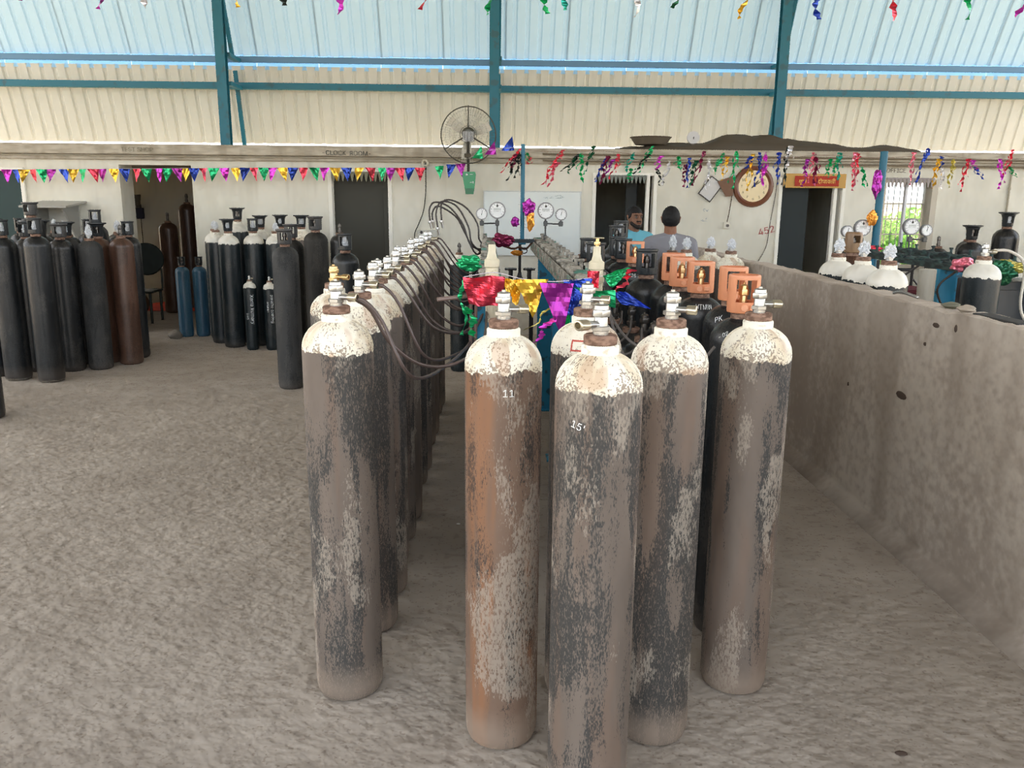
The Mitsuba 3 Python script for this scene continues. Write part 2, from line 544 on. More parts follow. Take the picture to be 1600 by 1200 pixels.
# half wall on the right, with a worn top edge
hx0, hx1, hy0, hy1 = 2.15, 2.27, 0.6, WY
ny, nz = 180, 40
yy = np.linspace(hy0, hy1, ny)
prof_top = 1.285 + 0.018 * (meshkit.fbm(np.stack([yy * 2.3, yy * 0, yy * 0], -1), 4) - 0.5) + 0.025 * (meshkit.fbm(np.stack([yy * 9, yy * 0 + 3, yy * 0], -1), 3) - 0.5)
ring = []
for k in range(ny):
    zt = prof_top[k]
    ch = 0.006 + 0.022 * max(0, meshkit.noise(np.array([yy[k] * 7, 1.5, 0])) - 0.45)
    ring.append([(hx0 - 0.055, 0), (hx0 - 0.05, 0.015), (hx0 - 0.012, 0.075), (hx0, 0.11), (hx0 + 0.0, 0.6), (hx0, zt - ch), (hx0 + ch, zt), (hx1 - 0.01, zt + 0.004), (hx1, zt - 0.012), (hx1, 0)])
ring = np.array(ring)
m_ = ring.shape[1]
v = np.stack([ring[:, :, 0], np.repeat(yy[:, None], m_, 1), ring[:, :, 1]], -1).reshape(-1, 3)
f = []
for k in range(ny - 1):
    for q in range(m_ - 1):
        A = k * m_ + q
        f += [[A, A + 1, A + m_ + 1], [A, A + m_ + 1, A + m_]]
for q in range(1, m_ - 1):
    f += [[0, q + 1, q], [(ny - 1) * m_, (ny - 1) * m_ + q, (ny - 1) * m_ + q + 1]]
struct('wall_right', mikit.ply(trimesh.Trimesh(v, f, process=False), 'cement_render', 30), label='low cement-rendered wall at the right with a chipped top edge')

for y_, z_, ry, rz in ((3.87, 1.205, 0.030, 0.012), (3.70, 1.215, 0.012, 0.018), (4.12, 0.80, 0.055, 0.020), (3.95, 1.10, 0.012, 0.010), (4.75, 0.72, 0.010, 0.012)):
    part('chip', sph([hx0, y_, z_], 1.0, 2, (0.0035, ry, rz)), (0.075, 0.055, 0.042), parent='wall_right', smooth=True)

# corrugated sheet wall above the rooms, sheet by sheet
SX0, SX1, PITCHC = -11.0, 12.0, 0.205


def sheet_mesh(x0, ribs, yb, zb, yt, zt, off):
    """a trapezoid-ribbed sheet from the foot (yb, zb) to the head (yt, zt); ribs stand outwards"""
    px = []
    for k in range(ribs):
        b = x0 + k * PITCHC
        px += [(b, 0), (b + 0.125, 0), (b + 0.145, 0.028), (b + 0.185, 0.028), (b + 0.205, 0)]
    px += [(x0 + ribs * PITCHC + 0.03, 0)]
    d = np.array([yt - yb, zt - zb])
    d /= np.linalg.norm(d)
    nrm = np.array([d[1], -d[0]])          # outwards (+y)
    lo = [(x, yb + nrm[0] * (h + off), zb + nrm[1] * (h + off)) for x, h in px]
    hi = [(x, yt + nrm[0] * (h + off), zt + nrm[1] * (h + off)) for x, h in px]
    n = len(px)
    v = np.array(lo + hi)
    f = []
    for k in range(n - 1):
        f += [[k, k + 1, n + k + 1], [k, n + k + 1, n + k]]
    return trimesh.Trimesh(v, f, process=False)


lower = numbered('wall_sheeting')
tag(lower, 'cream corrugated sheeting under the strip of sky', None, None, 'structure')
upper = numbered('wall_sheeting_upper')
tag(upper, 'pale blue corrugated sheeting above the strip of sky', None, None, 'structure')
x = SX0
k = 0
while x < SX1:
    scene[numbered(lower + '__sheet')] = mikit.ply(sheet_mesh(x, 5, 14.99, 2.675, 14.62, 3.885, 0.002 * (k % 2)), 'sheet_cream')  # feet stop above the slab: added gap lets sun brighten the sheet bottoms
    scene[numbered(upper + '__sheet')] = mikit.ply(sheet_mesh(x, 5, 14.62, 4.045, 13.76, 5.75, 0.002 * (k % 2)), 'sheet_blue')
    x += 5 * PITCHC
    k += 1

# purlins (rails) along the sheets
lower_rail = MB()
struct('trim_3', mikit.ply(box([-11, 14.47, 3.51], [12, 14.60, 3.61], 0.004), 'teal_paint'), label='teal steel rail across the lower sheeting')
scene['pole_blue_shaded'] = principled((0.012, 0.125, 0.20), 0.4)  # darker copy of the blue paint, the poles' shade put into the colour
scene['rail_blue'] = principled((0.11, 0.24, 0.40), 0.4)
struct('trim_4', mikit.ply(box([-11, 14.50, 3.93], [12, 14.58, 4.02], 0.004), 'rail_blue'), label='blue grey steel rail under the upper sheeting')

# added translucent sheet, dims the open sky gap between the two sheetings
scene['strip_translucent'] = {'type': 'principledthin', 'base_color': {'type': 'rgb', 'value': [0.50, 0.78, 0.98]}, 'roughness': 0.4, 'diff_trans': 0.55}
strip = 'added_gap_strip'
tag(strip, 'added narrow strip of light blue translucent sheet standing in for the open sky gap between the sheetings', None, None, 'structure')
x = SX0
while x < SX1:
    put('strip_sheet', mikit.ply(box([x, 14.64, 3.83], [x + 1.02, 14.643, 4.07]), 'strip_translucent'), strip)
    x += 1.025

# roof over the shed (out of frame)
roof = MB()
rv = np.array([[-11, -0.7, 5.3], [11, -0.7, 5.3], [11, 6, 7.2], [-11, 6, 7.2], [11, 13.9, 5.6], [-11, 13.9, 5.6]], float)
rf = [[0, 1, 2], [0, 2, 3], [3, 2, 4], [3, 4, 5]]
scene['roof_sheet'] = principled((0.45, 0.47, 0.47), 0.5)
struct('ceiling', mikit.ply((rv, np.array(rf)), 'roof_sheet'), label='pitched sheet roof of the shed')

# outside ground
gv = np.array([[-200, -200, -0.06], [200, -200, -0.06], [200, 200, -0.06], [-200, 200, -0.06]], float)
scene['outside_earth'] = principled((0.30, 0.26, 0.19), 0.9)
struct('floor_outside', mikit.ply((gv, np.array([[0, 1, 2], [0, 2, 3]])), 'outside_earth'), label='open ground outside the shed')

# steel columns with the rafters behind them
for lab, x in (('left', -4.165), ('middle', 0.10), ('right', 4.69)):
    nm = {'left': 'teal steel column left of the fan, above the changing room sign', 'middle': 'teal steel column standing right behind the wall fan', 'right': 'teal steel column above the red and gold banner doorway'}[lab]
    c = thing('steel_column', nm, 'column')
    prof = unary_union([sbox(-0.075, -0.07, 0.075, -0.06), sbox(-0.075, 0.06, 0.075, 0.07), sbox(-0.006, -0.07, 0.006, 0.07)])
    m = extrude(prof, 3.56)
    m.apply_translation([x, 13.85, 2.26])
    put('shaft', mikit.ply(m, 'teal_paint'), c)
    put('base_plate', mikit.ply(box([x - 0.11, 13.75, 2.26], [x + 0.11, 13.95, 2.272]), 'teal_paint'), c)
    for (y0, z0, y1, z1) in ((14.86, 2.62, 14.55, 3.80), (14.44, 4.02, 13.86, 5.30)):
        d = np.array([0, y1 - y0, z1 - z0])
        L = np.linalg.norm(d)
        b = box([-0.03, -0.03, 0], [0.03, 0.03, L], 0.004)
        b.apply_transform(Rx(-math.atan2(y1 - y0, z1 - z0)))
        b.apply_translation([x + {'left': 0, 'middle': 0.08, 'right': 0.20}[lab], y0, z0])
        put('rafter', mikit.ply(b, 'teal_paint'), c)
    for z in (3.52, 3.95):
        put('cleat', mikit.ply(box([x + 0.03, 13.9, z - 0.03], [x + 0.12, 14.50, z + 0.03], 0.004), 'teal_paint'), c)

# ------------------------------------------------------------------ door and window frames, darkness behind them
WHITE = (0.78, 0.77, 0.70)


def frame_bars(name, bars, c=WHITE, label=None, mat='matte_vc'):
    mb = MB()
    for lo, hi in bars:
        mb.add(box(lo, hi, 0.004), c)
    k = put(name, mb.shape(mat))
    tag(k, label, None, None, 'structure')
    return k


def door_frame(n, x0, x1, z1, w, label, extra=()):
    key = f'door_{n}'
    tag(key, label, None, None, 'structure')
    for (a, b) in ((x0, x0 + w), (x1 - w, x1)):
        put('jamb', MB().add(box([a, WY - 0.03, 0], [b, WY + 0.14, z1], 0.004), WHITE).shape('matte_vc'), key)
    put('head', MB().add(box([x0, WY - 0.02, z1 - w * 0.8], [x1, WY + 0.14, z1], 0.004), WHITE).shape('matte_vc'), key)
    for kind, lo, hi, c in extra:
        put(kind, MB().add(box(lo, hi, 0.004), c).shape('matte_vc'), key)


door_frame(1, -6.75, -5.88, 2.11, 0.05, 'dark green door with a white frame at the left edge', [('leaf', [-6.70, WY + 0.03, 0.01], [-5.93, WY + 0.07, 2.07], (0.03, 0.055, 0.055)),
                                                                                                ('rail', [-6.70, WY + 0.01, 0.98], [-5.93, WY + 0.03, 1.08], (0.035, 0.06, 0.06))])
door_frame(2, -2.05, -1.235, 2.13, 0.05, 'white framed doorway with a dark leaf under the changing room sign',
           [('leaf', [-2.0, WY + 0.12, 0.01], [-1.29, WY + 0.16, 2.09], (0.055, 0.055, 0.045)), ('stile', [-1.36, WY + 0.10, 0.01], [-1.285, WY + 0.12, 2.09], (0.06, 0.06, 0.05))])
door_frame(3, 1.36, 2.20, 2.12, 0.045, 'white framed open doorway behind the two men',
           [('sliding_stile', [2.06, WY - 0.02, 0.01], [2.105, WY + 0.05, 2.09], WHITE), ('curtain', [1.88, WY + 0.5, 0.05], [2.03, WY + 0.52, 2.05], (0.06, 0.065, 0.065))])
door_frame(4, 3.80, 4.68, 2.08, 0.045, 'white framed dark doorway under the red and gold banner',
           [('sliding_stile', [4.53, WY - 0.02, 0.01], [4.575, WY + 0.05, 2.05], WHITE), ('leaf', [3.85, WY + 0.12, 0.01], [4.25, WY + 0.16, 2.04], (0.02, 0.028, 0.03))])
wk = 'window_1'
tag(wk, 'bright barred window of the office with greenery outside', None, None, 'structure')
for (x0, x1, z0, z1) in ((5.16, 5.21, 0.95, 2.05), (5.82, 5.90, 0.95, 2.05), (5.16, 5.90, 2.03, 2.08), (5.16, 5.90, 0.9, 0.96)):
    put('frame', MB().add(box([x0, WY - 0.04, z0], [x1, WY + 0.12, z1], 0.004), (0.50, 0.46, 0.38)).shape('matte_vc'), wk)
put('mullion', MB().add(box([5.50, WY + 0.02, 0.96], [5.53, WY + 0.08, 2.03], 0.003), (0.68, 0.70, 0.74)).shape('matte_vc'), wk)
for x in np.linspace(5.25, 5.80, 8):
    put('bar', MB().add(cyl([x, WY + 0.14, 0.96], [x, WY + 0.14, 2.03], 0.006, 6), (0.30, 0.34, 0.34)).shape('matte_vc'), wk)
for z in (1.15, 1.35, 1.55, 1.75):
    put('crossbar', MB().add(box([5.21, WY + 0.132, z], [5.82, WY + 0.146, z + 0.016]), (0.30, 0.34, 0.34)).shape('matte_vc'), wk)
for x0, x1 in ((5.21, 5.50), (5.53, 5.82)):
    put('pane', mikit.ply(trimesh.Trimesh([[x0, WY + 0.05, 0.96], [x1, WY + 0.05, 0.96], [x1, WY + 0.05, 2.03], [x0, WY + 0.05, 2.03]], [[0, 1, 2], [0, 2, 3]], process=False), 'pane_glass'), wk)

# bushes outside, beyond the office window
scene['leaf_green'] = {'type': 'principledthin', 'base_color': {'type': 'rgb', 'value': [0.16, 0.36, 0.08]}, 'roughness': 0.5, 'diff_trans': 0.9}


def bush(x, y, z, r, n, lab):
    v, f = [], []
    for k in range(n):
        d = rng.normal(size=3)
        d /= np.linalg.norm(d)
        c = np.array([x, y, z]) + d * r * rng.uniform(0.55, 1.0) * np.array([1, 1, 0.85])
        if c[2] < 0:
            c[2] = abs(c[2]) * 0.4
        a, b = rng.normal(size=3), rng.normal(size=3)
        a /= np.linalg.norm(a)
        b -= a * (a @ b)
        b /= np.linalg.norm(b)
        s = rng.uniform(0.06, 0.12)
        o = len(v)
        v += [c - a * s, c + b * s * 0.4, c + a * s, c - b * s * 0.4]
        f += [[o, o + 1, o + 2], [o, o + 2, o + 3]]
    t = thing('bush', lab, 'bush')
    k = put('foliage', mikit.ply(trimesh.Trimesh(v, f, process=False), 'leaf_green'), t)
    tag(k, kind='stuff')
    part('stem', tube(spline([[x, y, -0.06], [x + 0.05, y, z * 0.5], [x, y + 0.05, z]], 6), 0.05), (0.12, 0.08, 0.05), parent=t)


bush(9.0, 19.5, 0.65, 0.95, 1700, 'leafy bush filling the lower left of the office window view')
bush(10.6, 20.5, 0.8, 1.05, 1700, 'taller leafy bush seen at the right of the office window view')
bush(8.0, 18.5, 0.55, 0.75, 900, 'small leafy bush behind the office window, hidden at its left edge')

# ------------------------------------------------------------------ gas cylinders
PIECE = {}


def proto(name, mat, builder):
    mb = MB()
    builder(mb)
    PIECE[name] = mb.shape(mat)


CHROME, BRASS, STEEL, COPPER = (0.50, 0.50, 0.48), (0.72, 0.52, 0.26), (0.55, 0.56, 0.56), (0.60, 0.24, 0.12)


def valve_body(mb, c, c2=None):
    c2 = c if c2 is None else c2
    mb.add(lathe_mesh([(0, 0), (0.019, 0), (0.019, 0.016), (0, 0.016)], 16), c)
    mb.add(hexnut([0, 0, 0.014], 0.0245, 0.018), c)
    mb.add(lathe_mesh([(0, 0.030), (0.0175, 0.030), (0.0165, 0.062), (0.013, 0.068), (0, 0.068)], 16), c)
    mb.add(hexnut([0, 0, 0.064], 0.0235, 0.026), c2)
    mb.add(lathe_mesh([(0, 0.088), (0.019, 0.088), (0.018, 0.104), (0.011, 0.109), (0, 0.109)], 16), c2)
    mb.add(lathe_mesh([(0, 0.107), (0.006, 0.107), (0.006, 0.117), (0, 0.118)], 8), c)


def outlet(mb, c, c2):
    mb.add(cyl([0.012, 0, 0.038], [0.045, 0, 0.038], 0.0125, 14), c)
    m = lathe_mesh([(0.010, 0.0), (0.0175, 0.0), (0.0195, 0.004), (0.0195, 0.026), (0.0165, 0.028), (0.012, 0.028), (0.012, 0.008), (0.010, 0.0)], 18)
    m.apply_transform(Ry(PI / 2))
    m.apply_translation([0.040, 0, 0.038])
    mb.add(m, c2)


proto('valve_chrome', 'metal_vc', lambda mb: valve_body(mb, CHROME))
proto('outlet_chrome', 'metal_vc', lambda mb: outlet(mb, CHROME, (0.60, 0.55, 0.42)))
proto('valve_brass', 'metal_vc', lambda mb: valve_body(mb, BRASS))
proto('outlet_brass', 'metal_vc', lambda mb: outlet(mb, BRASS, (0.66, 0.46, 0.22)))
proto('valve_dark', 'metal_vc', lambda mb: valve_body(mb, (0.12, 0.11, 0.10)))


def wrap_bag(mb, c=(0.60, 0.63, 0.66)):
    m = trimesh.creation.icosphere(subdivisions=3, radius=1.0)
    n_ = meshkit.fbm(m.vertices * 2.6, 3)
    n_ = n_ + 0.35 * (meshkit.noise(m.vertices * 7.0, 5) - 0.5)
    m.vertices *= (0.35 + 1.15 * n_)[:, None]
    m.vertices *= [0.031, 0.031, 0.060]
    m.vertices += [0, 0, 0.066]
    mb.add(m, c, False)


proto('wrap', 'gloss_vc', wrap_bag)


def mani(mesh):
    return m3.Manifold(m3.Mesh(np.asarray(mesh.vertices, np.float32), np.asarray(mesh.faces, np.uint32)))


def guard(prof_out, t, win, h):
    """a valve guard: turned shell open at the top, two windows cut through"""
    outer = lathe_mesh([(0, 0)] + prof_out + [(0, prof_out[-1][1])], 40)
    inner = lathe_mesh([(0, 0.012)] + [(r - t, z if k else 0.012) for k, (r, z) in enumerate(prof_out)] + [(prof_out[-1][0] - t, h + 0.02), (0, h + 0.02)], 40)
    m = mani(outer) - mani(inner)
    w, z0, z1 = win
    m = m - m3.Manifold.cube([w, 0.5, z1 - z0], True).translate([0, 0, (z0 + z1) / 2])
    return m


def guard_orange(mb):
    mb.add(guard([(0.060, 0), (0.062, 0.006), (0.062, 0.139), (0.060, 0.145)], 0.009, (0.076, 0.042, 0.128), 0.145), COPPER)
    mb.add(cyl([-0.006, -0.066, 0.022], [-0.006, -0.052, 0.022], 0.013, 10), (0.66, 0.30, 0.17))
    mb.add(box([0.014, -0.070, 0.012], [0.040, -0.055, 0.033], 0.003), (0.66, 0.30, 0.17))


proto('guard_orange', 'gloss_vc', guard_orange)
BLK = (0.018, 0.022, 0.025)
proto('guard_black', 'gloss_vc', lambda mb: mb.add(guard([(0.058, 0), (0.060, 0.006), (0.060, 0.130), (0.066, 0.136), (0.066, 0.145)], 0.008, (0.074, 0.04, 0.122), 0.145), BLK))
proto('guard_brown', 'gloss_vc', lambda mb: mb.add(guard([(0.058, 0), (0.060, 0.006), (0.060, 0.130), (0.052, 0.145)], 0.008, (0.05, 0.07, 0.122), 0.145), (0.20, 0.12, 0.06)))
proto('guard_cup', 'gloss_vc', lambda mb: mb.add(guard([(0.046, 0), (0.050, 0.01), (0.056, 0.09), (0.066, 0.118), (0.092, 0.130), (0.092, 0.140)], 0.008, (0.062, 0.035, 0.100), 0.14), BLK))
proto('guard_grey', 'gloss_vc', lambda mb: mb.add(guard([(0.060, 0), (0.064, 0.01), (0.066, 0.11), (0.080, 0.122), (0.080, 0.132)], 0.008, (0.066, 0.035, 0.105), 0.132), (0.055, 0.055, 0.055)))


def ring_shape(r0_, r1_, z0, z1, mat, n=28):
    v, f, uv = lathe([(r0_ * 0.55, z0), (r1_ - 0.003, z0), (r1_, z0 + 0.003), (r1_, z1 - 0.004), (r1_ - 0.004, z1), (r0_ * 0.30, z1)], n)
    return mikit.ply(trimesh.Trimesh(v, f, process=False), mat, True)


PIECE['collar'] = ring_shape(0.05, 0.0515, 0.0, 0.028, 'chipped_white')
PIECE['neck_ring'] = ring_shape(0.046, 0.046, 0.0275, 0.054, 'rusty_iron')
PIECE['collar_dark'] = ring_shape(0.046, 0.045, 0.0, 0.030, 'rusty_iron')
_bodies = {}


def body_profile(h, r, fine):
    """foot to neck; h = neck height where the collar sits"""
    hd = 0.100 * r / 0.12
    zs = h - hd
    p = [(0, 0.004), (r * 0.80, 0.0), (r * 0.93, 0.010), (r * 0.985, 0.030), (r, 0.055)]
    p += [(r, z) for z in np.linspace(0.055, zs, 10 if fine else 4)[1:]]
    for t in np.linspace(0, 1, 14 if fine else 8)[1:]:
        a = t * PI / 2
        rr = r * math.cos(a) ** 0.85 if t < 1 else 0
        p.append((max(rr, 0.040 * r / 0.12), zs + hd * math.sin(a) * 1.0))
        if rr <= 0.042 * r / 0.12:
            break
    p.append((0.0, p[-1][1] + 0.001))
    return p, zs


def body_shape(kind, seed, h, r, fine):
    key = (kind, seed, h, r, fine)
    if key not in _bodies:
        p, zs = body_profile(h, r, fine)
        v, f, uv = lathe(p, 72 if fine else 36)
        K = kind + 8 * seed
        uv = uv.copy()
        uv[:, 1] = np.clip(uv[:, 1] - zs + 1.25 - 0.0, 0.0 if h > 1.2 else -0.0, 3.9) + 4 * K
        if h < 1.2:
            uv[:, 1] = 4 * K + np.clip(v[:, 2] - zs + 1.25, 0.2, 3.9)
        _bodies[key] = mikit.ply(trimesh.Trimesh(v, f, process=False), 'cylinder_worn' if kind in (CREAM, RUSTY, GREY, NEARBLACK) else 'cylinder_paint', True, uv=uv)
    return _bodies[key]


def gas_cylinder(x, y, label, kind=CREAM, seed=1, h=1.335, r=0.12, top='valve', rot=0.0, group=None, fine=False, tilt=0.0, name='gas_cylinder', collar=None, z0=0.0):
    t = thing(name, label, 'gas cylinder', group)
    base = W(x, y, z0, rot, tilt)
    b0 = W(x, y, z0, 0, tilt)
    put('body', body_shape(kind, seed, h, r, fine), t, b0)
    sc = r / 0.12
    S = T().translate([0, 0, h - 0.010 * sc])
    S = S @ T().scale([sc, sc, sc]) if abs(sc - 1) > 1e-3 else S
    light = collar if collar is not None else kind in (CREAM, RUSTY, WHITETOP)
    put('collar', PIECE['collar' if light else 'collar_dark'], t, b0 @ S)
    Sv = T().translate([0, 0, h + (0.044 if light else 0.020) * sc])
    if light and top in ('valve', 'brass', 'wrap'):
        Sv = Sv @ T().scale([1.12, 1.12, 0.76])
    Sv = Sv @ T().scale([sc, sc, sc]) if abs(sc - 1) > 1e-3 else Sv
    if light:
        put('neck_ring', PIECE['neck_ring'], t, b0 @ S)
    if top == 'valve':
        k = put('valve', PIECE['valve_chrome'], t, base @ Sv)
        put('outlet', PIECE['outlet_chrome'], k, base @ Sv)
    elif top == 'brass':
        k = put('valve', PIECE['valve_brass'], t, base @ Sv)
        put('outlet', PIECE['outlet_brass'], k, base @ Sv)
    elif top == 'wrap':
        k = put('valve', PIECE['valve_chrome'], t, base @ Sv)
        w = put('plastic_wrap', PIECE['wrap'], t, base @ Sv)
        tag(w, 'crumpled clear plastic wrap')
    elif top == 'dark':
        put('valve', PIECE['valve_dark'], t, base @ Sv)
    elif top.startswith('guard'):
        g_, vtype = top.split('+')
        put('valve_guard', PIECE[g_], t, base @ Sv)
        Si = Sv @ T().translate([0, 0, 0.004]) @ T().scale([0.85, 0.85, 0.95])
        put('valve', PIECE[{'b': 'valve_brass', 'c': 'valve_chrome', 'd': 'valve_dark'}[vtype]], t, base @ Si)
        if vtype == 'c':
            put('plastic_wrap', PIECE['wrap'], t, base @ Si)
    return t


S_ = [10]


def sd():
    S_[0] += 1
    return S_[0] % 55 + 2


# --- the five in front (measured from the photograph)
cA = gas_cylinder(0.0495, 2.505, 'rust-streaked cream-topped cylinder chalked 11, left of the front cluster', RUSTY, 3, 1.378, rot=0.3, fine=True)
cB = gas_cylinder(0.306, 2.205, 'nearest cream-topped cylinder, its foot cut off by the bottom of the photo', CREAM, 4, 1.380, rot=PI + 0.5, fine=True)
cC = gas_cylinder(0.567, 2.515, 'cream-topped cylinder with its brass-lined outlet turned right, right of the nearest one', CREAM, 5, 1.380, rot=-0.35, fine=True)
cR = gas_cylinder(0.932, 2.80, 'rust-pink shouldered grey cylinder standing rightmost of the front cylinders', CREAM, 6, 1.362, rot=0.1, fine=True)
cL = gas_cylinder(-0.508, 2.785, 'front cylinder of the long hose-connected row, standing alone at the left', CREAM, 7, 1.381, rot=-0.2, fine=True)
cK = gas_cylinder(0.335, 2.76, 'cream-topped cylinder with a red stamp, half hidden behind the nearest one', CREAM, 8, 1.380, rot=-0.2, fine=True)

# chalk and stamp marks on them (they sit on the paint: parts)
CHALK = (0.72, 0.72, 0.70)


def on_cylinder(text, height, cx, cy, ang, z, parent, c=CHALK, r=0.1206, tilt=0.0, name='chalk_mark', rp=None):
    m = text if not isinstance(text, str) else meshkit.text_mesh(text, height, 0.0008).subdivide()
    v = m.vertices.copy()
    w = v[:, 0].max()
    x_, y_, d_ = v[:, 0] - w / 2, v[:, 1], v[:, 2]
    x2, y2 = x_ * math.cos(tilt) - y_ * math.sin(tilt), x_ * math.sin(tilt) + y_ * math.cos(tilt)
    th = ang + x2 / r
    zz = z + y2
    rr = r + d_
    if rp is not None:
        rr = rp(zz) + d_ + 0.001
    m.vertices = np.stack([cx + rr * np.sin(th), cy - rr * np.cos(th), zz], -1)
    k = part(name, m, c, 'matte_vc', parent, False)
    return k


on_cylinder('11', 0.022, 0.0495, 2.505, 0.10, 1.205, cA)
on_cylinder("15'", 0.020, 0.306, 2.205, -0.62, 1.185, cB, tilt=-0.3)


def dome_r(h, r=0.12):
    p, zs = body_profile(h, r, True)
    p = np.array(p)
    return lambda z: np.interp(z, p[3:, 1], p[3:, 0])


fr = extrude(sbox(0, 0, 0.075, 0.036).difference(sbox(0.005, 0.005, 0.070, 0.031)), 0.0008).subdivide().subdivide().subdivide()
on_cylinder(fr, 0, 0.335, 2.76, -0.25, 1.295, cK, (0.50, 0.10, 0.08), name='red_stamp', rp=dome_r(1.380))

# --- the hose row behind the left front one
row = [3.25, 3.57, 3.88, 4.18, 4.47, 4.76, 5.05, 5.34, 5.62, 5.90, 6.20, 6.50, 6.80, 7.10]
row_pos = [(-0.508, 2.785)]
for k, y in enumerate(row):
    x = -0.500 + 0.012 * math.sin(k * 2.1)
    row_pos.append((x, y))
    gas_cylinder(x, y, f'{ORD[k + 1]} cylinder from the front in the long hose-connected row', CREAM, sd(), 1.375 + 0.010 * math.sin(k * 1.7), rot=-0.15 + 0.2 * math.sin(k * 3.3),
                 group='cylinders of the hose-connected row', fine=k < 3)
gas_cylinder(-0.745, 4.05, 'cylinder with a brass valve peeping out left of the hose-connected row', CREAM, sd(), 1.33, top='brass', rot=-0.2)

# --- black cylinders with orange guards on the right bank
bank = [(1.000, 3.20, 'guard_orange+b', 'black cylinder with an orange guard right behind the rightmost front cylinder'),
        (1.075, 3.60, 'guard_orange+b', 'black cylinder with an orange guard, second of its row from the front'),
        (1.010, 3.90, 'guard_orange+b', 'black cylinder with an orange guard and white letters on its shoulder, third of its row'),
        (0.985, 4.19, 'guard_orange+b', 'black cylinder with an orange guard, fourth of its row from the front'),
        (1.010, 4.50, 'guard_orange+b', 'black cylinder with an orange guard above a white painted patch, fifth of its row'),
        (0.930, 4.85, 'guard_black+d', 'black cylinder with a black slotted guard in front of the man in grey'),
        (1.020, 5.75, 'guard_orange+b', 'black cylinder with a lone pinkish orange guard, furthest back of the orange ones'),
        (0.72, 5.55, 'guard_black+b', 'stout black cylinder with a brass valve just right of the grey manifold'),
        (1.00, 6.15, 'guard_black+d', 'black cylinder with a black guard behind the lone orange guard'),
        (0.75, 6.20, 'guard_black+c', 'black cylinder with a dusty wrapped valve, in front of the dark doorway'),
        (1.01, 6.50, 'guard_black+c', 'black cylinder in front of the bearded man, last of the right bank'),
        (1.06, 6.86, 'guard_black+d', 'black cylinder with a raised guard, hiding the bearded man below his chin'),
        (1.15, 7.22, 'guard_black+c', 'tall black cylinder nearest to the bearded man'),
        (0.76, 6.60, 'dark', 'black cylinder with a bare dark valve at the far end of the right bank')]
bank_keys = []
for k, (x, y, tp, lab) in enumerate(bank):
    bank_keys.append(gas_cylinder(x, y, lab, BLACK, sd(), {6.86: 1.41, 7.22: 1.44}.get(y, 1.335), top=tp, rot=0.15 * math.sin(k * 2.7) - 0.1, fine=k < 3))
WH = (0.70, 0.72, 0.72)
on_cylinder('UTMW', 0.022, 1.010, 3.90, -0.05, 1.285, bank_keys[2], WH, name='white_letters', rp=dome_r(1.335))
on_cylinder('PK', 0.022, 1.075, 3.60, -0.75, 1.27, bank_keys[1], WH, name='white_letters', rp=dome_r(1.335), tilt=0.35)
on_cylinder('223', 0.024, 1.010, 4.50, 0.0, 1.275, bank_keys[4], WH, name='white_letters', rp=dome_r(1.335))
on_cylinder('- 02', 0.016, 1.00, 3.20, -0.9, 1.265, bank_keys[0], WH, name='white_letters', rp=dome_r(1.335), tilt=0.5)
on_cylinder('D-528 274', 0.022, 1.020, 5.75, -0.2, 1.265, bank_keys[6], WH, name='white_letters', rp=dome_r(1.335))
for k, (x, y) in enumerate([(0.74, 3.62), (0.75, 3.90), (0.74, 4.20), (0.70, 4.50), (0.69, 4.80), (0.71, 5.10)]):
    gas_cylinder(x, y, f'{ORD[k]} of the short black cylinders beside the grey manifold', BLACK, sd(), 1.12, top='dark', rot=PI, group='short black cylinders under the right manifold')
for k, (x, y, tp, kd) in enumerate([(1.99, 6.78, 'wrap', CREAM), (1.655, 6.92, 'wrap', CREAM), (1.90, 7.08, 'wrap', CREAM), (1.60, 7.20, 'wrap', BROWN)]):
    gas_cylinder(x, y, ['yellow-cream shouldered cylinder with a wrapped valve, against the low wall', 'rust-speckled cylinder with a wrapped valve, just left of the yellow-cream one',
                        'speckled cylinder with a wrapped valve, behind the yellow-cream one', 'dark brown cylinder right of the man in the grey T-shirt'][k], kd, sd(), 1.335, top=tp)

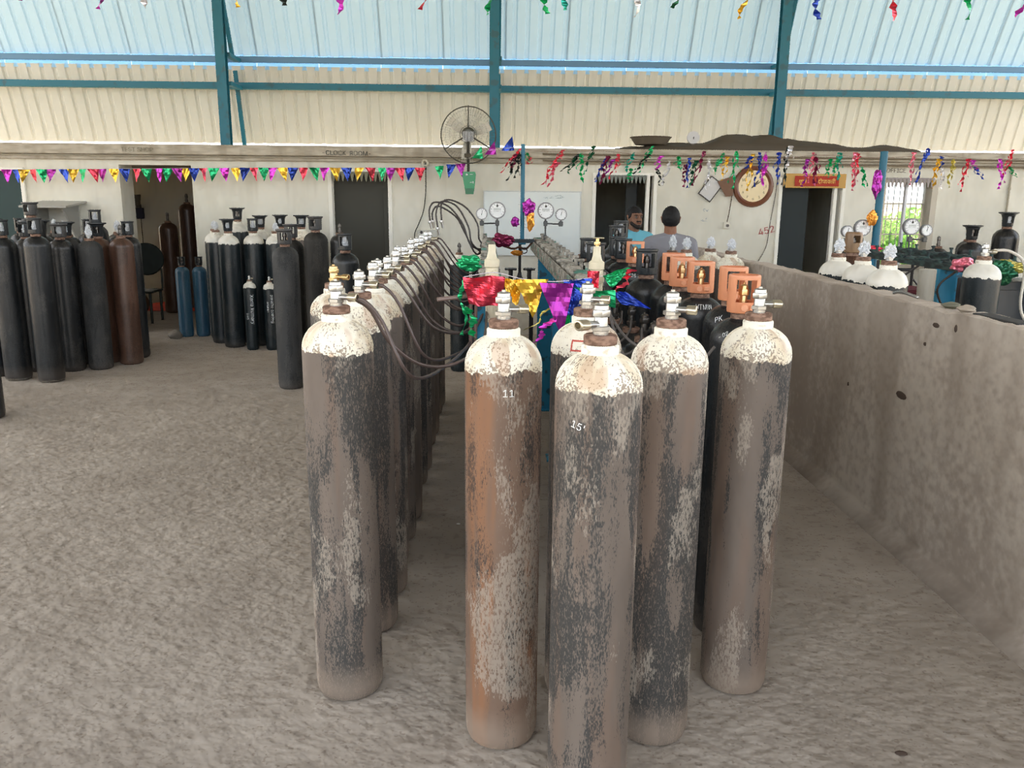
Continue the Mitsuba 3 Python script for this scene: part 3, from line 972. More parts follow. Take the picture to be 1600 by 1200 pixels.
# --- left crowd of black, grey and brown cylinders
left = [(-4.26, 8.04, BLACK, 1.40, 'guard_black+c', 'glossy black cylinder at the front corner of the left crowd'),
        (-4.62, 8.12, BLACK, 1.38, 'guard_black+c', 'black cylinder left of the glossy one at the front of the left crowd'),
        (-4.06, 8.66, GREY, 1.33, 'wrap', 'scuffed grey cylinder next to the brown one in the left crowd'),
        (-3.86, 8.94, BROWN, 1.345, 'dark', 'brown cylinder at the right end of the left crowd'),
        (-4.30, 8.56, BLACK, 1.345, 'guard_grey+c', 'dark cylinder between the glossy black and the scuffed grey ones'),
        (-4.92, 8.30, BLACK, 1.35, 'guard_black+c', 'black cylinder near the left edge, third along the front of the left crowd'),
        (-4.63, 8.55, BLACK, 1.35, 'guard_black+c', 'black cylinder of the left crowd with a white wrapped valve in its guard'),
        (-4.13, 9.02, BROWN, 1.335, 'guard_cup+d', 'brown cylinder just behind the brown one of the left crowd'),
        (-4.40, 8.90, GREY, 1.345, 'guard_cup+c', 'grey cylinder behind the scuffed grey one, with a flared guard'),
        (-4.75, 8.92, GREY, 1.55, 'guard_grey+c', 'tall grey cylinder whose guard stands above the left crowd'),
        (-3.93, 9.30, BLACK, 1.34, 'guard_black+c', 'black cylinder right behind the brown ones of the left crowd'),
        (-4.28, 9.32, BLACK, 1.46, 'guard_black+c', 'black cylinder with a raised square guard behind the brown ones'),
        (-5.02, 8.72, BLACK, 1.35, 'guard_black+c', None), (-4.55, 9.25, BLACK, 1.34, 'wrap', None), (-4.85, 9.28, BLACK, 1.35, 'guard_cup+c', None), (-5.20, 9.10, BLACK, 1.35, 'wrap', None),
        (-4.20, 9.68, BLACK, 1.34, 'wrap', None), (-4.50, 9.62, BLACK, 1.35, 'guard_black+c', None), (-4.80, 9.65, BLACK, 1.34, 'wrap', None), (-5.12, 9.55, BLACK, 1.35, 'guard_black+c', None),
        (-5.42, 9.45, BLACK, 1.35, 'guard_black+c', None), (-4.35, 10.0, BLACK, 1.34, 'wrap', None), (-4.70, 10.02, BLACK, 1.34, 'wrap', None), (-5.05, 9.95, BLACK, 1.35, 'wrap', None),
        (-5.38, 9.85, BLACK, 1.35, 'guard_black+c', None), (-5.30, 8.48, BLACK, 1.35, 'guard_black+c', None)]
deep = sorted([q for q in left if q[5] is None], key=lambda q: q[0] / q[1])
for k, (x, y, kd, h, tp, lab) in enumerate(left):
    gas_cylinder(x, y, lab or f'{ORD[deep.index(left[k])]} from the left of the black cylinders packed deep in the left crowd', kd, sd(), h, top=tp, rot=0.3 * math.sin(k * 1.9),
                 group=None if lab else 'black cylinders deep in the left crowd')
gas_cylinder(-4.06, 6.64, 'dark cylinder cut off by the left edge of the photo, nearer than the crowd', BLACK, sd(), 1.335, top='dark')

# --- white-topped group in front of the wall
mid = [(-3.06, 10.00, WHITETOP, 1.335, 'guard_cup+c', 'white-topped dark cylinder at the front left of the group, with a flared guard'), (-3.42, 10.62, WHITETOP, 1.335, 'wrap', 'leftmost white-topped dark cylinder against the cream wall'),
       (-3.30, 10.30, WHITETOP, 1.335, 'wrap', 'second white-topped dark cylinder from the left'), (-2.80, 10.12, WHITETOP, 1.335, 'guard_black+c', 'white-topped dark cylinder with a black square guard, behind the small one'),
       (-3.05, 10.38, WHITETOP, 1.46, 'guard_cup+d', 'taller white-topped cylinder with a rusty flared guard standing highest'), (-2.52, 10.06, WHITETOP, 1.335, 'wrap', 'cream-white topped dark cylinder at the right of the white-topped group'),
       (-2.79, 10.42, WHITETOP, 1.37, 'guard_cup+c', 'white-topped cylinder behind the black guarded one, with a flared guard'), (-2.53, 10.36, WHITETOP, 1.38, 'guard_cup+c', 'white-topped cylinder at the back, left of the dark ones'),
       (-3.16, 10.72, WHITETOP, 1.335, 'wrap', 'white-topped cylinder touching the wall, behind the leftmost'), (-2.26, 10.28, CREAM, 1.38, 'guard_cup+c', 'worn cream-topped cylinder between the white-topped and the dark ones'),
       (-2.90, 10.74, WHITETOP, 1.34, 'wrap', 'white-topped cylinder touching the wall, behind the flared guards'), (-2.62, 10.72, WHITETOP, 1.35, 'wrap', 'white-topped cylinder touching the wall at the right of the group'),
       (-1.87, 7.78, GREY, 1.335, 'guard_grey+d', 'lone grey scuffed cylinder standing nearest of the middle group'), (-1.72, 8.45, NEARBLACK, 1.44, 'guard_grey+d', 'tall dark cylinder right behind the lone grey one'),
       (-1.98, 8.52, NEARBLACK, 1.36, 'guard_grey+d', 'dark cylinder half hidden behind the lone grey one'), (-1.27, 7.50, BLACK, 1.30, 'guard_black+c', 'dark cylinder with a wrapped valve in front of the dark door'),
       (-1.83, 10.45, BLACK, 1.33, 'dark', 'black cylinder standing in the shade by the dark door')]
mkeys = []
for k, (x, y, kd, h, tp, lab) in enumerate(mid):
    mkeys.append(gas_cylinder(x, y, lab, kd, sd(), h, top=tp, rot=0.25 * math.sin(k * 2.3)))
sm1 = gas_cylinder(-2.79, 9.80, 'small black cylinder with a white top and white handwriting, standing before the white-topped group', WHITETOP, sd(), 0.80, 0.073, top='valve', name='small_cylinder')
sm2 = gas_cylinder(-2.56, 9.80, 'small cream-topped cylinder with white handwriting, next to the lone grey one', WHITETOP, sd(), 0.79, 0.073, top='valve', name='small_cylinder')


def vertical_writing(text, h, cx, cy, ang, z, parent, r):
    m = meshkit.text_mesh(text, h, 0.0008).subdivide()
    v = m.vertices.copy()
    th = ang + v[:, 1] / r
    m.vertices = np.stack([cx + (r + v[:, 2]) * np.sin(th), cy - (r + v[:, 2]) * np.cos(th), z - v[:, 0]], -1)
    part('white_writing', m, WH, 'matte_vc', parent, False)


vertical_writing('Xerra kumary', 0.04, -2.79, 9.80, 0.25, 0.66, sm1, 0.0738)
vertical_writing('1m1', 0.03, -2.79, 9.80, -0.5, 0.45, sm1, 0.0738)
vertical_writing('paraffo coating', 0.034, -2.56, 9.80, 0.35, 0.66, sm2, 0.0738)
vertical_writing('amaran', 0.026, -2.56, 9.80, -0.3, 0.58, sm2, 0.0738)
for k, x in enumerate((-3.90, -3.70)):
    gas_cylinder(x, 10.74 + 0.05 * k, ['blue short cylinder left of its twin, at the corner of the open test room', 'blue short cylinder right of its twin, tight against the white-topped group'][k], BLUE, sd(), 0.90, 0.088,
                 top='guard_black+d', name='small_cylinder', collar=False)
# brown ones inside the test room
gas_cylinder(-4.90, 13.05, 'brown cylinder standing on the floor of the open test room', BROWN, sd(), 1.38, 0.135, top='dark')
gas_cylinder(-4.72, 13.42, 'tall brown cylinder behind the other one in the open test room', BROWN, sd(), 1.66, 0.135, top='dark')
gas_cylinder(-4.36, 13.30, 'dark cylinder at the right side of the open test room', NEARBLACK, sd(), 1.50, 0.135, top='dark')

# small ones behind the left manifold
gas_cylinder(-0.29, 8.6, 'small white-topped black cylinder against the wall, left of the whiteboard', WHITETOP, sd(), 1.20, 0.10, top='dark')
gas_cylinder(-0.06, 8.7, 'white-topped black cylinder half hidden behind the left manifold', WHITETOP, sd(), 1.20, 0.10, top='dark')

# --- beyond the low wall
for k, (x, y, lab) in enumerate([(2.43, 4.98, 'white-topped cylinder with red rust, nearest of three beyond the low wall'), (2.43, 5.33, 'middle one of three white-topped cylinders beyond the low wall'),
                                 (2.41, 5.67, 'furthest of three white-topped cylinders beyond the low wall')]):
    gas_cylinder(x, y, lab, WHITETOP, sd(), 1.39, top='wrap')
gas_cylinder(2.66, 6.02, 'brown cylinder with a brown guard, just behind the three white-topped ones beyond the low wall', BROWN, sd(), 1.40, top='guard_brown+d')
cH = gas_cylinder(3.40, 5.62, 'cream-topped dark cylinder with a white hose at the far right', WHITETOP, sd(), 1.38, top='valve', rot=0.0)
for k, (x, y, h, tp) in enumerate([(5.98, 10.2, 1.31, 'guard_cup+d'), (6.47, 10.3, 1.47, 'guard_cup+c'), (6.74, 9.95, 1.42, 'guard_cup+d'), (5.68, 10.4, 1.22, 'dark'), (6.18, 10.62, 1.30, 'wrap')]):
    gas_cylinder(x, y, ['black cylinder with a flared cap, left of the stacked-looking group by the office wall', 'dark cylinder with the highest flared cap by the office wall', 'black cylinder with a flared cap at the right edge of the photo',
                        'low black cylinder in the corner by the office window', 'dark cylinder between the flared-cap ones by the office wall'][k], BLACK, sd(), h, 0.15 if k < 3 else 0.13, top=tp)
gas_cylinder(2.98, 6.45, 'pale grey bare cylinder left of the right blue post, beyond the low wall', BLUE - 2, sd(), 1.2, 0.085, top='dark') if False else None

# ------------------------------------------------------------------ manifolds
RUBBER = (0.035, 0.030, 0.028)


def post(t, x, y, ztop, w=0.13, mat='blue_paint'):
    prof = unary_union([sbox(-w / 2, -0.035, w / 2, -0.028), sbox(-w / 2, -0.035, -w / 2 + 0.007, 0.035), sbox(w / 2 - 0.007, -0.035, w / 2, 0.035)])
    m = extrude(prof, ztop)
    m.apply_translation([x, y, 0])
    put('post', mikit.ply(m, mat), t)
    put('foot_plate', mikit.ply(box([x - w * 0.75, y - 0.08, 0], [x + w * 0.75, y + 0.08, 0.010]), mat), t)


def manifold_rig(x, y0, y1, lab, side, posts, nb, valve_end=True, mat='dusty_metal', zc=1.29, zt=1.415):
    t = thing('gas_manifold', lab, 'gas manifold')
    prof = [(-0.065, zc), (0.065, zc), (0.065, zc + 0.01), (-0.055, zc + 0.01), (-0.055, zt - 0.03), (-0.065, zt - 0.03)]
    pp = Polygon(prof)
    m = extrude(pp, y1 - y0)
    m.apply_transform(Rx(PI / 2))
    m.apply_translation([x, y1, 0])
    put('channel', mikit.ply(m, mat), t)
    put('header_pipe', mikit.ply(tube([[x, y0 - 0.02, zt - 0.045], [x, y1, zt - 0.045]], 0.032, 14), mat, 30), t)
    for k in range(nb):
        y = y0 + 0.12 + k * (y1 - y0 - 0.2) / max(nb - 1, 1)
        mb = MB()
        b = box([x - 0.045, y - 0.05, zt - 0.055], [x + 0.045, y + 0.05, zt - 0.005], 0.012).subdivide().subdivide()
        b.vertices += 0.010 * (meshkit.noise(b.vertices * 45, k)[:, None] - 0.5) * [1, 1, 1]
        mb2 = b
        put('valve_block', mikit.ply(mb2, mat, 40), t)
        put('stub_valve', mikit.ply(trimesh.util.concatenate([cyl([x + side * 0.045, y, zt - 0.03], [x + side * 0.045, y, zt + 0.022], 0.011, 8), hexnut([x + side * 0.045, y, zt + 0.018], 0.019, 0.016)]), mat, 40), t)
    for (py, w) in posts:
        post(t, x, py, zc, w)
    if valve_end:
        e = []
        y = y0 - 0.03
        CR = (0.62, 0.57, 0.42)
        mb = MB()
        mb.add(lathe_mesh([(0, 1.22), (0.030, 1.22), (0.030, 1.47), (0.035, 1.475), (0.035, 1.505), (0.024, 1.515), (0.018, 1.54), (0.017, 1.575), (0, 1.575)], 20).apply_translation([x, y, 0]), CR)
        mb.add(cyl([x, y, zt - 0.045], [x, y0 + 0.05, zt - 0.045], 0.022), CR)
        k1 = put('end_valve', mb.shape('gloss_vc'), t)
        mb = MB().add(hexnut([x + 0.008, y - 0.045, 1.435], 0.026, 0.02, (0, 1, 0)), CR)
        mb.add(cyl([x + 0.008, y - 0.053, 1.435], [x + 0.008, y - 0.04, 1.435], 0.013), (0.70, 0.58, 0.42))
        put('side_nut', mb.shape('gloss_vc'), k1)
        if side > 0:
            mb = MB().add(cyl([x, y, 1.575], [x, y, 1.61], 0.008), BRASS).add(hexnut([x, y, 1.58], 0.014, 0.016), BRASS).add(cyl([x - 0.02, y, 1.612], [x + 0.03, y, 1.612], 0.004), (0.4, 0.36, 0.25))
            put('spindle', mb.shape('metal_vc'), k1)
    return t


mL = manifold_rig(0.02, 3.86, 8.2, 'left gas manifold on blue posts, seen end on beside the hose row', -1, [(3.90, 0.135), (5.4, 0.10), (8.0, 0.10)], 15)
mR = manifold_rig(0.49, 3.76, 8.3, 'right gas manifold, a lumpy dusty header on blue posts running back beside the black bank', 1, [(4.6, 0.10), (5.55, 0.10), (6.95, 0.135)], 16)
mRa = manifold_rig(3.50, 5.9, 8.2, 'left one of the two manifolds beyond the low wall', 1, [(6.25, 0.13), (7.6, 0.1)], 8, False, 'dark_metal', 1.285, 1.36)
mRb = manifold_rig(4.02, 5.6, 8.2, 'right one of the two manifolds beyond the low wall, hung with dark hoses', 1, [(7.0, 0.12), (5.8, 0.1)], 9, False, 'dark_metal', 1.285, 1.36)


def gauge(parent, c, R, needle=0.6):
    x, y, z = c
    k = put('gauge', MB().add(cyl([x, y - 0.02, z], [x, y + 0.02, z], R, 36), (0.16, 0.16, 0.16)).add(torus([x, y - 0.02, z], R * 0.95, R * 0.07, (0, 1, 0), 40), (0.30, 0.30, 0.31)).shape('gloss_vc'), parent)
    f_ = MB().add(cyl([x, y - 0.024, z], [x, y - 0.021, z], R * 0.86, 36), (0.78, 0.80, 0.80))
    if R > 0.06:
        f_.add(cyl([x, y - 0.027, z + R * 0.52], [x, y - 0.023, z + R * 0.52], R * 0.14, 14), (0.01, 0.01, 0.01))
        f_.add(box([x - R * 0.46, y - 0.0262, z - R * 0.02], [x + R * 0.46, y - 0.0245, z + R * 0.26]), (0.50, 0.53, 0.52))
        f_.add(box([x - R * 0.46, y - 0.0262, z - R * 0.14], [x + R * 0.46, y - 0.0245, z - R * 0.10]), (0.35, 0.37, 0.37))
    else:
        f_.add(xf(box([-R * 0.04, 0, -R * 0.2], [R * 0.04, 0.002, R * 0.6]), Tr(x, y - 0.027, z) @ Ry(needle)), (0.05, 0.05, 0.05))
    for a in np.linspace(-2.3, 2.3, 11):
        f_.add(xf(box([-R * 0.025, 0, R * 0.66], [R * 0.025, 0.0015, R * 0.80]), Tr(x, y - 0.0262, z) @ Ry(a)), (0.1, 0.1, 0.1))
    put('dial', f_.shape('gloss_vc'), k)
    return k


def gauge_stand(x, y, zb, sgn, lab):
    t = thing('gauge_stand', lab, 'pressure gauge')
    DK = (0.06, 0.065, 0.065)
    zt = zb + 0.135
    put('pipe', MB().add(cyl([x, y, zb - 0.03], [x, y, zt + 0.05], 0.008), DK).add(cyl([x, y, zb - 0.03], [x, y, zb + 0.03], 0.016), DK).add(box([x - 0.018, y - 0.018, zt - 0.025], [x + 0.018, y + 0.018, zt + 0.025], 0.004), DK)
        .add(cyl([x, y, zt], [x + sgn * 0.145, y, zt - 0.005], 0.007), DK).add(box([x + sgn * 0.145 - 0.02, y - 0.018, zt - 0.025], [x + sgn * 0.145 + 0.02, y + 0.018, zt + 0.02], 0.004), DK)
        .add(cyl([x + sgn * 0.145, y, zt], [x + sgn * 0.145, y, zt + 0.03], 0.008), DK).shape('gloss_vc'), t)
    gauge(t, (x, y, zt + 0.118), 0.077)
    gauge(t, (x + sgn * 0.145, y - 0.005, zt + 0.085), 0.054, 0.2)


gauge_stand(0.09, 7.9, 1.42, -1, 'pair of round gauges with the small one at the left, before the whiteboard')
gauge_stand(0.543, 7.9, 1.42, 1, 'pair of round gauges with the small one at the right, before the whiteboard')
gauge_stand(3.56, 7.9, 1.285, -1, 'pair of gauges left of the blue pole beyond the low wall')
gauge_stand(4.03, 7.9, 1.30, 1, 'pair of gauges standing before the bright office window')

# cross pipe, centre valve and pedestal between the two manifolds
t = thing('cross_pipe', 'dark cross bar with a hanging valve stem between the two manifolds', 'pipe')
DK = (0.022, 0.022, 0.022)
part('bar', box([0.08, 7.86, 1.375], [0.44, 7.93, 1.41], 0.006), (0.035, 0.045, 0.05), parent=t)
part('stem', MB().add(cyl([0.305, 7.9, 1.02], [0.305, 7.9, 1.39], 0.013), DK).add(lathe_mesh([(0, 1.0), (0.05, 1.0), (0.028, 1.05), (0.015, 1.10), (0, 1.10)], 14).apply_translation([0.305, 7.9, 0]), DK), None, 'gloss_vc', t)
part('cross_arm', tube(spline([[0.15, 7.88, 1.345], [0.24, 7.88, 1.32], [0.30, 7.88, 1.335], [0.36, 7.88, 1.32], [0.43, 7.88, 1.39]], 8), 0.010), (0.10, 0.05, 0.03), parent=t)
part('hand_ring', torus([0.345, 7.86, 1.305], 0.026, 0.004, (0, 1, 0), 24, 6), DK, 'gloss_vc', t)
t = thing('valve_bench', 'black bench with two flat hand wheels behind the yellow foil flag', 'bench')
part('top', box([0.08, 7.8, 0.93], [0.44, 8.0, 0.985], 0.006), DK, parent=t)
for xx in (0.22, 0.395):
    part('hand_wheel', lathe_mesh([(0, 1.12), (0.055, 1.12), (0.058, 1.13), (0.055, 1.14), (0, 1.145)], 18).apply_translation([xx, 7.88, 0]), DK, 'gloss_vc', t)
    part('valve_stem', cyl([xx, 7.88, 0.985], [xx, 7.88, 1.12], 0.02), DK, 'gloss_vc', t)
for xx in (0.10, 0.42):
    for yy_ in (7.82, 7.98):
        part('leg', box([xx - 0.015, yy_ - 0.015, 0], [xx + 0.015, yy_ + 0.015, 0.93]), DK, parent=t)

# hoses from the row to the left manifold: each a thing of its own
HOSE = (0.085, 0.062, 0.055)
for k, (x, y) in enumerate(row_pos):
    sag = max(1.29 - 0.115 * (0.75 + 0.25 * math.sin(k * 2.2)) - 0.06 * max(0, 3 - k) / 3, 1.12)
    ye = max(y + 0.25, 3.95) if k < 3 else y + 0.1 * math.sin(k)
    ye = min(ye, 8.0)
    if k == 0:
        sag = 1.155
    pts = [[x + 0.06, y - 0.01, 1.447], [x + 0.10, y - 0.015, 1.44], [x + 0.155, y - 0.01, 1.37], [x + 0.25, y + 0.02, sag + 0.02], [x + 0.36, (y + ye) / 2, sag - 0.035], [-0.06, ye - 0.05, sag - 0.01 + 0.05 * (k > 3)], [0.0, ye, 1.30]]
    single('gas_hose', tube(spline(pts, 10), 0.0065, 8), HOSE, 'gloss_vc', f'dark curved hose from the {ORD[k]} cylinder of the row to the left manifold', 'hose', 'hoses of the cylinder row', True)
# second hose of the first cylinder, and the long lever pipe
single('gas_hose', tube(spline([[-0.45, 2.775, 1.452], [-0.40, 2.84, 1.40], [-0.34, 2.88, 1.28], [-0.24, 2.95, 1.19], [-0.12, 3.1, 1.165], [-0.02, 3.5, 1.18], [0.0, 3.9, 1.29]], 12), 0.0065), HOSE, 'gloss_vc',
       'second dark hose from the front row cylinder, hanging above the lowest one', 'hose', smooth=True)
single('lever_pipe', tube([[-0.215, 3.55, 1.355], [0.0, 3.62, 1.372]], 0.0095, 10), (0.20, 0.14, 0.12), 'gloss_vc', 'straight brown pipe sticking out left below the red foil flag', 'pipe')
for k, xx in enumerate((-0.075, -0.052)):
    single('drop_pipe', tube(spline([[xx, 3.80, 1.36], [xx - 0.004, 3.80, 1.0], [xx, 3.80, 0.0]], 8), 0.008), (0.16, 0.11, 0.095), 'gloss_vc',
           ['left one of two brown upright pipes beside the blue post', 'right one of two brown upright pipes beside the blue post'][k], 'pipe')
# hoses of the right bank
for k, y in enumerate((3.62, 3.90, 4.20, 4.50, 4.80, 5.10)):
    pts = [[0.535, y + 0.05, 1.36], [0.56, y + 0.02, 1.22], [0.60, y - 0.05, 1.10 - 0.02 * (k % 3)], [0.66, y - 0.12, 1.08], [0.72, y - 0.07, 1.13], [0.735, y - 0.02, 1.185]]
    single('gas_hose', tube(spline(pts, 10), 0.006), (0.11, 0.10, 0.095), 'gloss_vc', f'grey hose from the right manifold down to the {ORD[k]} short black cylinder', 'hose', 'hoses of the right bank', True)
for k, pts in enumerate(([[0.53, 3.70, 1.36], [0.54, 3.45, 1.23], [0.58, 3.25, 1.13], [0.70, 3.12, 1.12], [0.80, 3.05, 1.18], [0.86, 3.06, 1.24]], [[0.53, 3.80, 1.36], [0.55, 3.6, 1.27], [0.60, 3.40, 1.20], [0.70, 3.28, 1.17], [0.80, 3.26, 1.17], [0.87, 3.34, 1.20]])):
    single('gas_hose', tube(spline(pts, 10), 0.006), (0.11, 0.10, 0.095), 'gloss_vc', ['lower grey hose running right from the right manifold end behind the front cylinders', 'upper grey hose running right from the right manifold end to the guarded cylinders'][k], 'hose', None, True)
# the arching spare hoses by the wall
arch = [[[-0.505, 7.4, 1.585], [-0.508, 7.4, 1.69], [-0.455, 7.4, 1.745], [-0.33, 7.4, 1.70], [-0.22, 7.4, 1.56], [-0.17, 7.4, 1.42], [-0.10, 7.4, 1.30], [-0.03, 7.5, 1.33]],
        [[-0.485, 7.45, 1.59], [-0.485, 7.45, 1.66], [-0.43, 7.45, 1.71], [-0.28, 7.45, 1.62], [-0.20, 7.45, 1.48], [-0.13, 7.45, 1.36], [-0.02, 7.5, 1.33]],
        [[-0.438, 7.4, 1.53], [-0.45, 7.4, 1.66], [-0.40, 7.4, 1.75], [-0.27, 7.4, 1.71], [-0.17, 7.4, 1.54], [-0.14, 7.4, 1.40], [-0.05, 7.45, 1.31], [-0.01, 7.5, 1.33]],
        [[-0.405, 7.42, 1.59], [-0.405, 7.42, 1.73], [-0.33, 7.42, 1.765], [-0.19, 7.42, 1.70], [-0.09, 7.42, 1.56], [-0.075, 7.42, 1.43], [-0.03, 7.45, 1.38], [0.0, 7.5, 1.37]]]
for k, pts in enumerate(arch):
    t = thing('spare_hose', f'black spare hose arching beside the whiteboard, {ORD[k]} of four from the left end', 'hose')
    part('tube', tube(spline(pts, 10), 0.0075), RUBBER, 'gloss_vc', t, True)
    p = pts[0]
    part('connector', MB().add(cyl(p, [p[0] + 0.012, p[1], p[2] - 0.07], 0.012, 10, 0.009), (0.30, 0.29, 0.27)).add(hexnut([p[0], p[1], p[2] - 0.02], 0.016, 0.02), (0.6, 0.6, 0.58)), None, 'metal_vc', t)
# white hose at the far right, black hoses under the right manifolds
single('white_hose', tube(spline([[3.46, 5.62, 1.465], [3.58, 5.62, 1.455], [3.69, 5.62, 1.36], [3.685, 5.60, 1.10], [3.73, 5.58, 0.98], [3.83, 5.57, 0.93], [3.93, 5.58, 0.99], [3.985, 5.62, 1.15], [4.0, 5.66, 1.30]], 12), 0.010, 10),
       (0.55, 0.52, 0.45), 'gloss_vc', 'white hose looping down from the cream-topped cylinder at the far right', 'hose', smooth=True)
for k in range(9):
    y = 5.75 + 0.27 * k
    xx = 3.50 if k % 2 else 4.02
    d = 0.10 * math.sin(k * 2.4)
    single('drop_hose', tube(spline([[xx - 0.04, y, 1.30], [xx - 0.10 - abs(d), y + 0.02, 1.15], [xx - 0.12 + d, y + 0.03, 0.9], [xx - 0.16 + d, y + 0.02, 0.55 + 0.1 * math.sin(k)]], 10), 0.008), RUBBER, 'gloss_vc',
           f'thin black hose hanging from the manifolds beyond the low wall, {ORD[k]} from the near end', 'hose', 'hoses under the manifolds beyond the low wall', True)

# ------------------------------------------------------------------ things on and at the wall
t = thing('whiteboard', 'large white board on the wall behind the gauges', 'board')
part('panel', box([-0.05, WY - 0.035, 1.06], [1.21, WY - 0.01, 1.875], 0.003), (0.66, 0.71, 0.70), 'gloss_vc', t)
for lo, hi in (([-0.055, WY - 0.04, 1.05], [-0.04, WY - 0.008, 1.88]), ([1.20, WY - 0.04, 1.05], [1.215, WY - 0.008, 1.88]), ([-0.055, WY - 0.04, 1.865], [1.215, WY - 0.008, 1.88]), ([-0.055, WY - 0.04, 1.05], [1.215, WY - 0.008, 1.065])):
    part('edge', box(lo, hi), (0.55, 0.58, 0.57), parent=t)
sc_ = MB()
for k in range(26):
    a = rng.uniform(0.72, 1.0), rng.uniform(1.77, 1.83)
    if k > 12:
        a = rng.uniform(0.35, 0.60), rng.uniform(1.40, 1.75)
    sc_.add(xf(box([0, 0, 0], [rng.uniform(0.02, 0.06), 0.002, 0.005]), Tr(a[0], WY - 0.0375, a[1]) @ Ry(rng.uniform(-0.3, 0.3))), (0.35, 0.42, 0.42))
part('faint_writing', sc_, None, parent=t)

t = thing('switch_box', 'grey electric box on the wall above the far end of the hose row', 'electric box')
part('box', box([-0.915, WY - 0.06, 1.27], [-0.66, WY, 1.375], 0.006), (0.50, 0.50, 0.45), parent=t)
part('knob', cyl([-0.86, WY - 0.075, 1.345], [-0.86, WY - 0.06, 1.345], 0.018), (0.01, 0.01, 0.01), 'gloss_vc', t)
single('wall_cable', tube(spline([[-0.80, WY - 0.025, 2.24], [-0.795, WY - 0.025, 2.1], [-0.80, WY - 0.025, 1.85], [-0.83, WY - 0.03, 1.62], [-0.90, WY - 0.03, 1.44], [-0.95, WY - 0.03, 1.32], [-0.94, WY - 0.03, 1.15]], 10), 0.006), (0.06, 0.06, 0.05), 'matte_vc',
       'black cable hanging on the wall left of the fan down to the electric box', 'cable', smooth=True)
t = thing('ceiling_rose', 'round cream lamp holder with a short black plug at the top of the wall cable', 'lamp holder')
part('ring', torus([-0.80, WY - 0.06, 2.215], 0.035, 0.014, (0, 1, 0), 24), (0.55, 0.52, 0.42), parent=t)
part('plug', cyl([-0.80, WY - 0.055, 2.18], [-0.79, WY - 0.05, 2.13], 0.018, 10, 0.012), (0.03, 0.03, 0.025), parent=t)

# wall fan
t = thing('wall_fan', 'round wire cage wall fan on a black stem in front of the middle column', 'fan')
FC = np.array([-0.237, 10.55, 2.535])
GR = (0.07, 0.068, 0.055)
cg = MB().add(torus(FC, 0.335, 0.007, (0, 1, 0), 56, 8), GR).add(torus(FC + [0, -0.10, 0], 0.10, 0.003, (0, 1, 0), 36, 6), GR)
for k in range(60):
    a = k / 60 * 2 * PI
    d = np.array([math.cos(a), 0, math.sin(a)])
    for sgn in (-1, 1):
        cg.add(tube(spline([FC + d * 0.09 + [0, sgn * 0.095, 0], FC + d * 0.22 + [0, sgn * 0.085, 0], FC + d * 0.335], 4), 0.0011, 4, False), GR, True)
for R in (0.17, 0.23, 0.285):
    cg.add(torus(FC + [0, -0.08, 0], R, 0.0013, (0, 1, 0), 48, 5), GR)
put('cage', cg.shape('matte_vc'), t)
part('motor', MB().add(lathe_mesh([(0, -0.09), (0.05, -0.09), (0.078, -0.06), (0.085, 0), (0.085, 0.08), (0.06, 0.12), (0, 0.13)], 24).apply_transform(Tr(FC[0], FC[1] - 0.02, FC[2] + 0.01) @ Rx(-PI / 2)), (0.055, 0.055, 0.04)), None, 'gloss_vc', t)
vg = MB()
for k in range(7):
    vg.add(box([FC[0] - 0.062 + k * 0.019, FC[1] - 0.118, FC[2] - 0.085], [FC[0] - 0.05 + k * 0.019, FC[1] - 0.105, FC[2] + 0.035]), (0.42, 0.43, 0.44))
put('vent_grille', vg.shape('matte_vc'), t)
for a in (PI / 2, PI / 2 + 2.1, PI / 2 - 2.1):
    d = np.array([math.cos(a), 0, math.sin(a)])
    part('brace', cyl(FC + d * 0.07 + [0, -0.085, 0], FC + d * 0.345 + [0, -0.01, 0], 0.009, 10, 0.007), GR, parent=t)
for k in range(3):
    a = k * 2 * PI / 3 + 0.4
    bl = []
    for s_ in np.linspace(0.06, 0.29, 8):
        for w_ in np.linspace(-1, 1, 5):
            wid = 0.06 * math.sin(min(1, (s_ - 0.02) / 0.2) * PI * 0.62)
            bl.append([s_ * math.cos(a) - w_ * wid * math.sin(a), 0.02 + 0.03 * w_, s_ * math.sin(a) + w_ * wid * math.cos(a)])
    bl = np.array(bl) + FC
    ff = []
    for q in range(7):
        for w_ in range(4):
            A = q * 5 + w_
            ff += [[A, A + 1, A + 6], [A, A + 6, A + 5]]
    part('blade', trimesh.Trimesh(bl, ff, process=False), (0.62, 0.60, 0.52), 'matte_vc', t, True)
part('stem', cyl([FC[0] - 0.004, 10.62, 2.05], [FC[0] - 0.004, 10.55, 2.46], 0.017, 10), (0.04, 0.038, 0.03), parent=t)
part('wall_arm', MB().add(box([FC[0] - 0.05, 10.55, 2.27], [FC[0] + 0.03, 10.91, 2.32], 0.006), (0.10, 0.085, 0.06)), None, parent=t)
t = thing('green_regulator', 'green box hanging below the wall fan', 'box')
gp = trimesh.Trimesh([[-0.305, 10.52, 2.10], [-0.155, 10.52, 2.10], [-0.155, 10.62, 2.10], [-0.305, 10.62, 2.10], [-0.312, 10.52, 2.06], [-0.148, 10.52, 2.06], [-0.148, 10.62, 2.06], [-0.312, 10.62, 2.06],
                      [-0.285, 10.52, 1.90], [-0.165, 10.52, 1.90], [-0.165, 10.62, 1.90], [-0.285, 10.62, 1.90]]).convex_hull
part('case', gp, (0.02, 0.24, 0.10), 'gloss_vc', t)
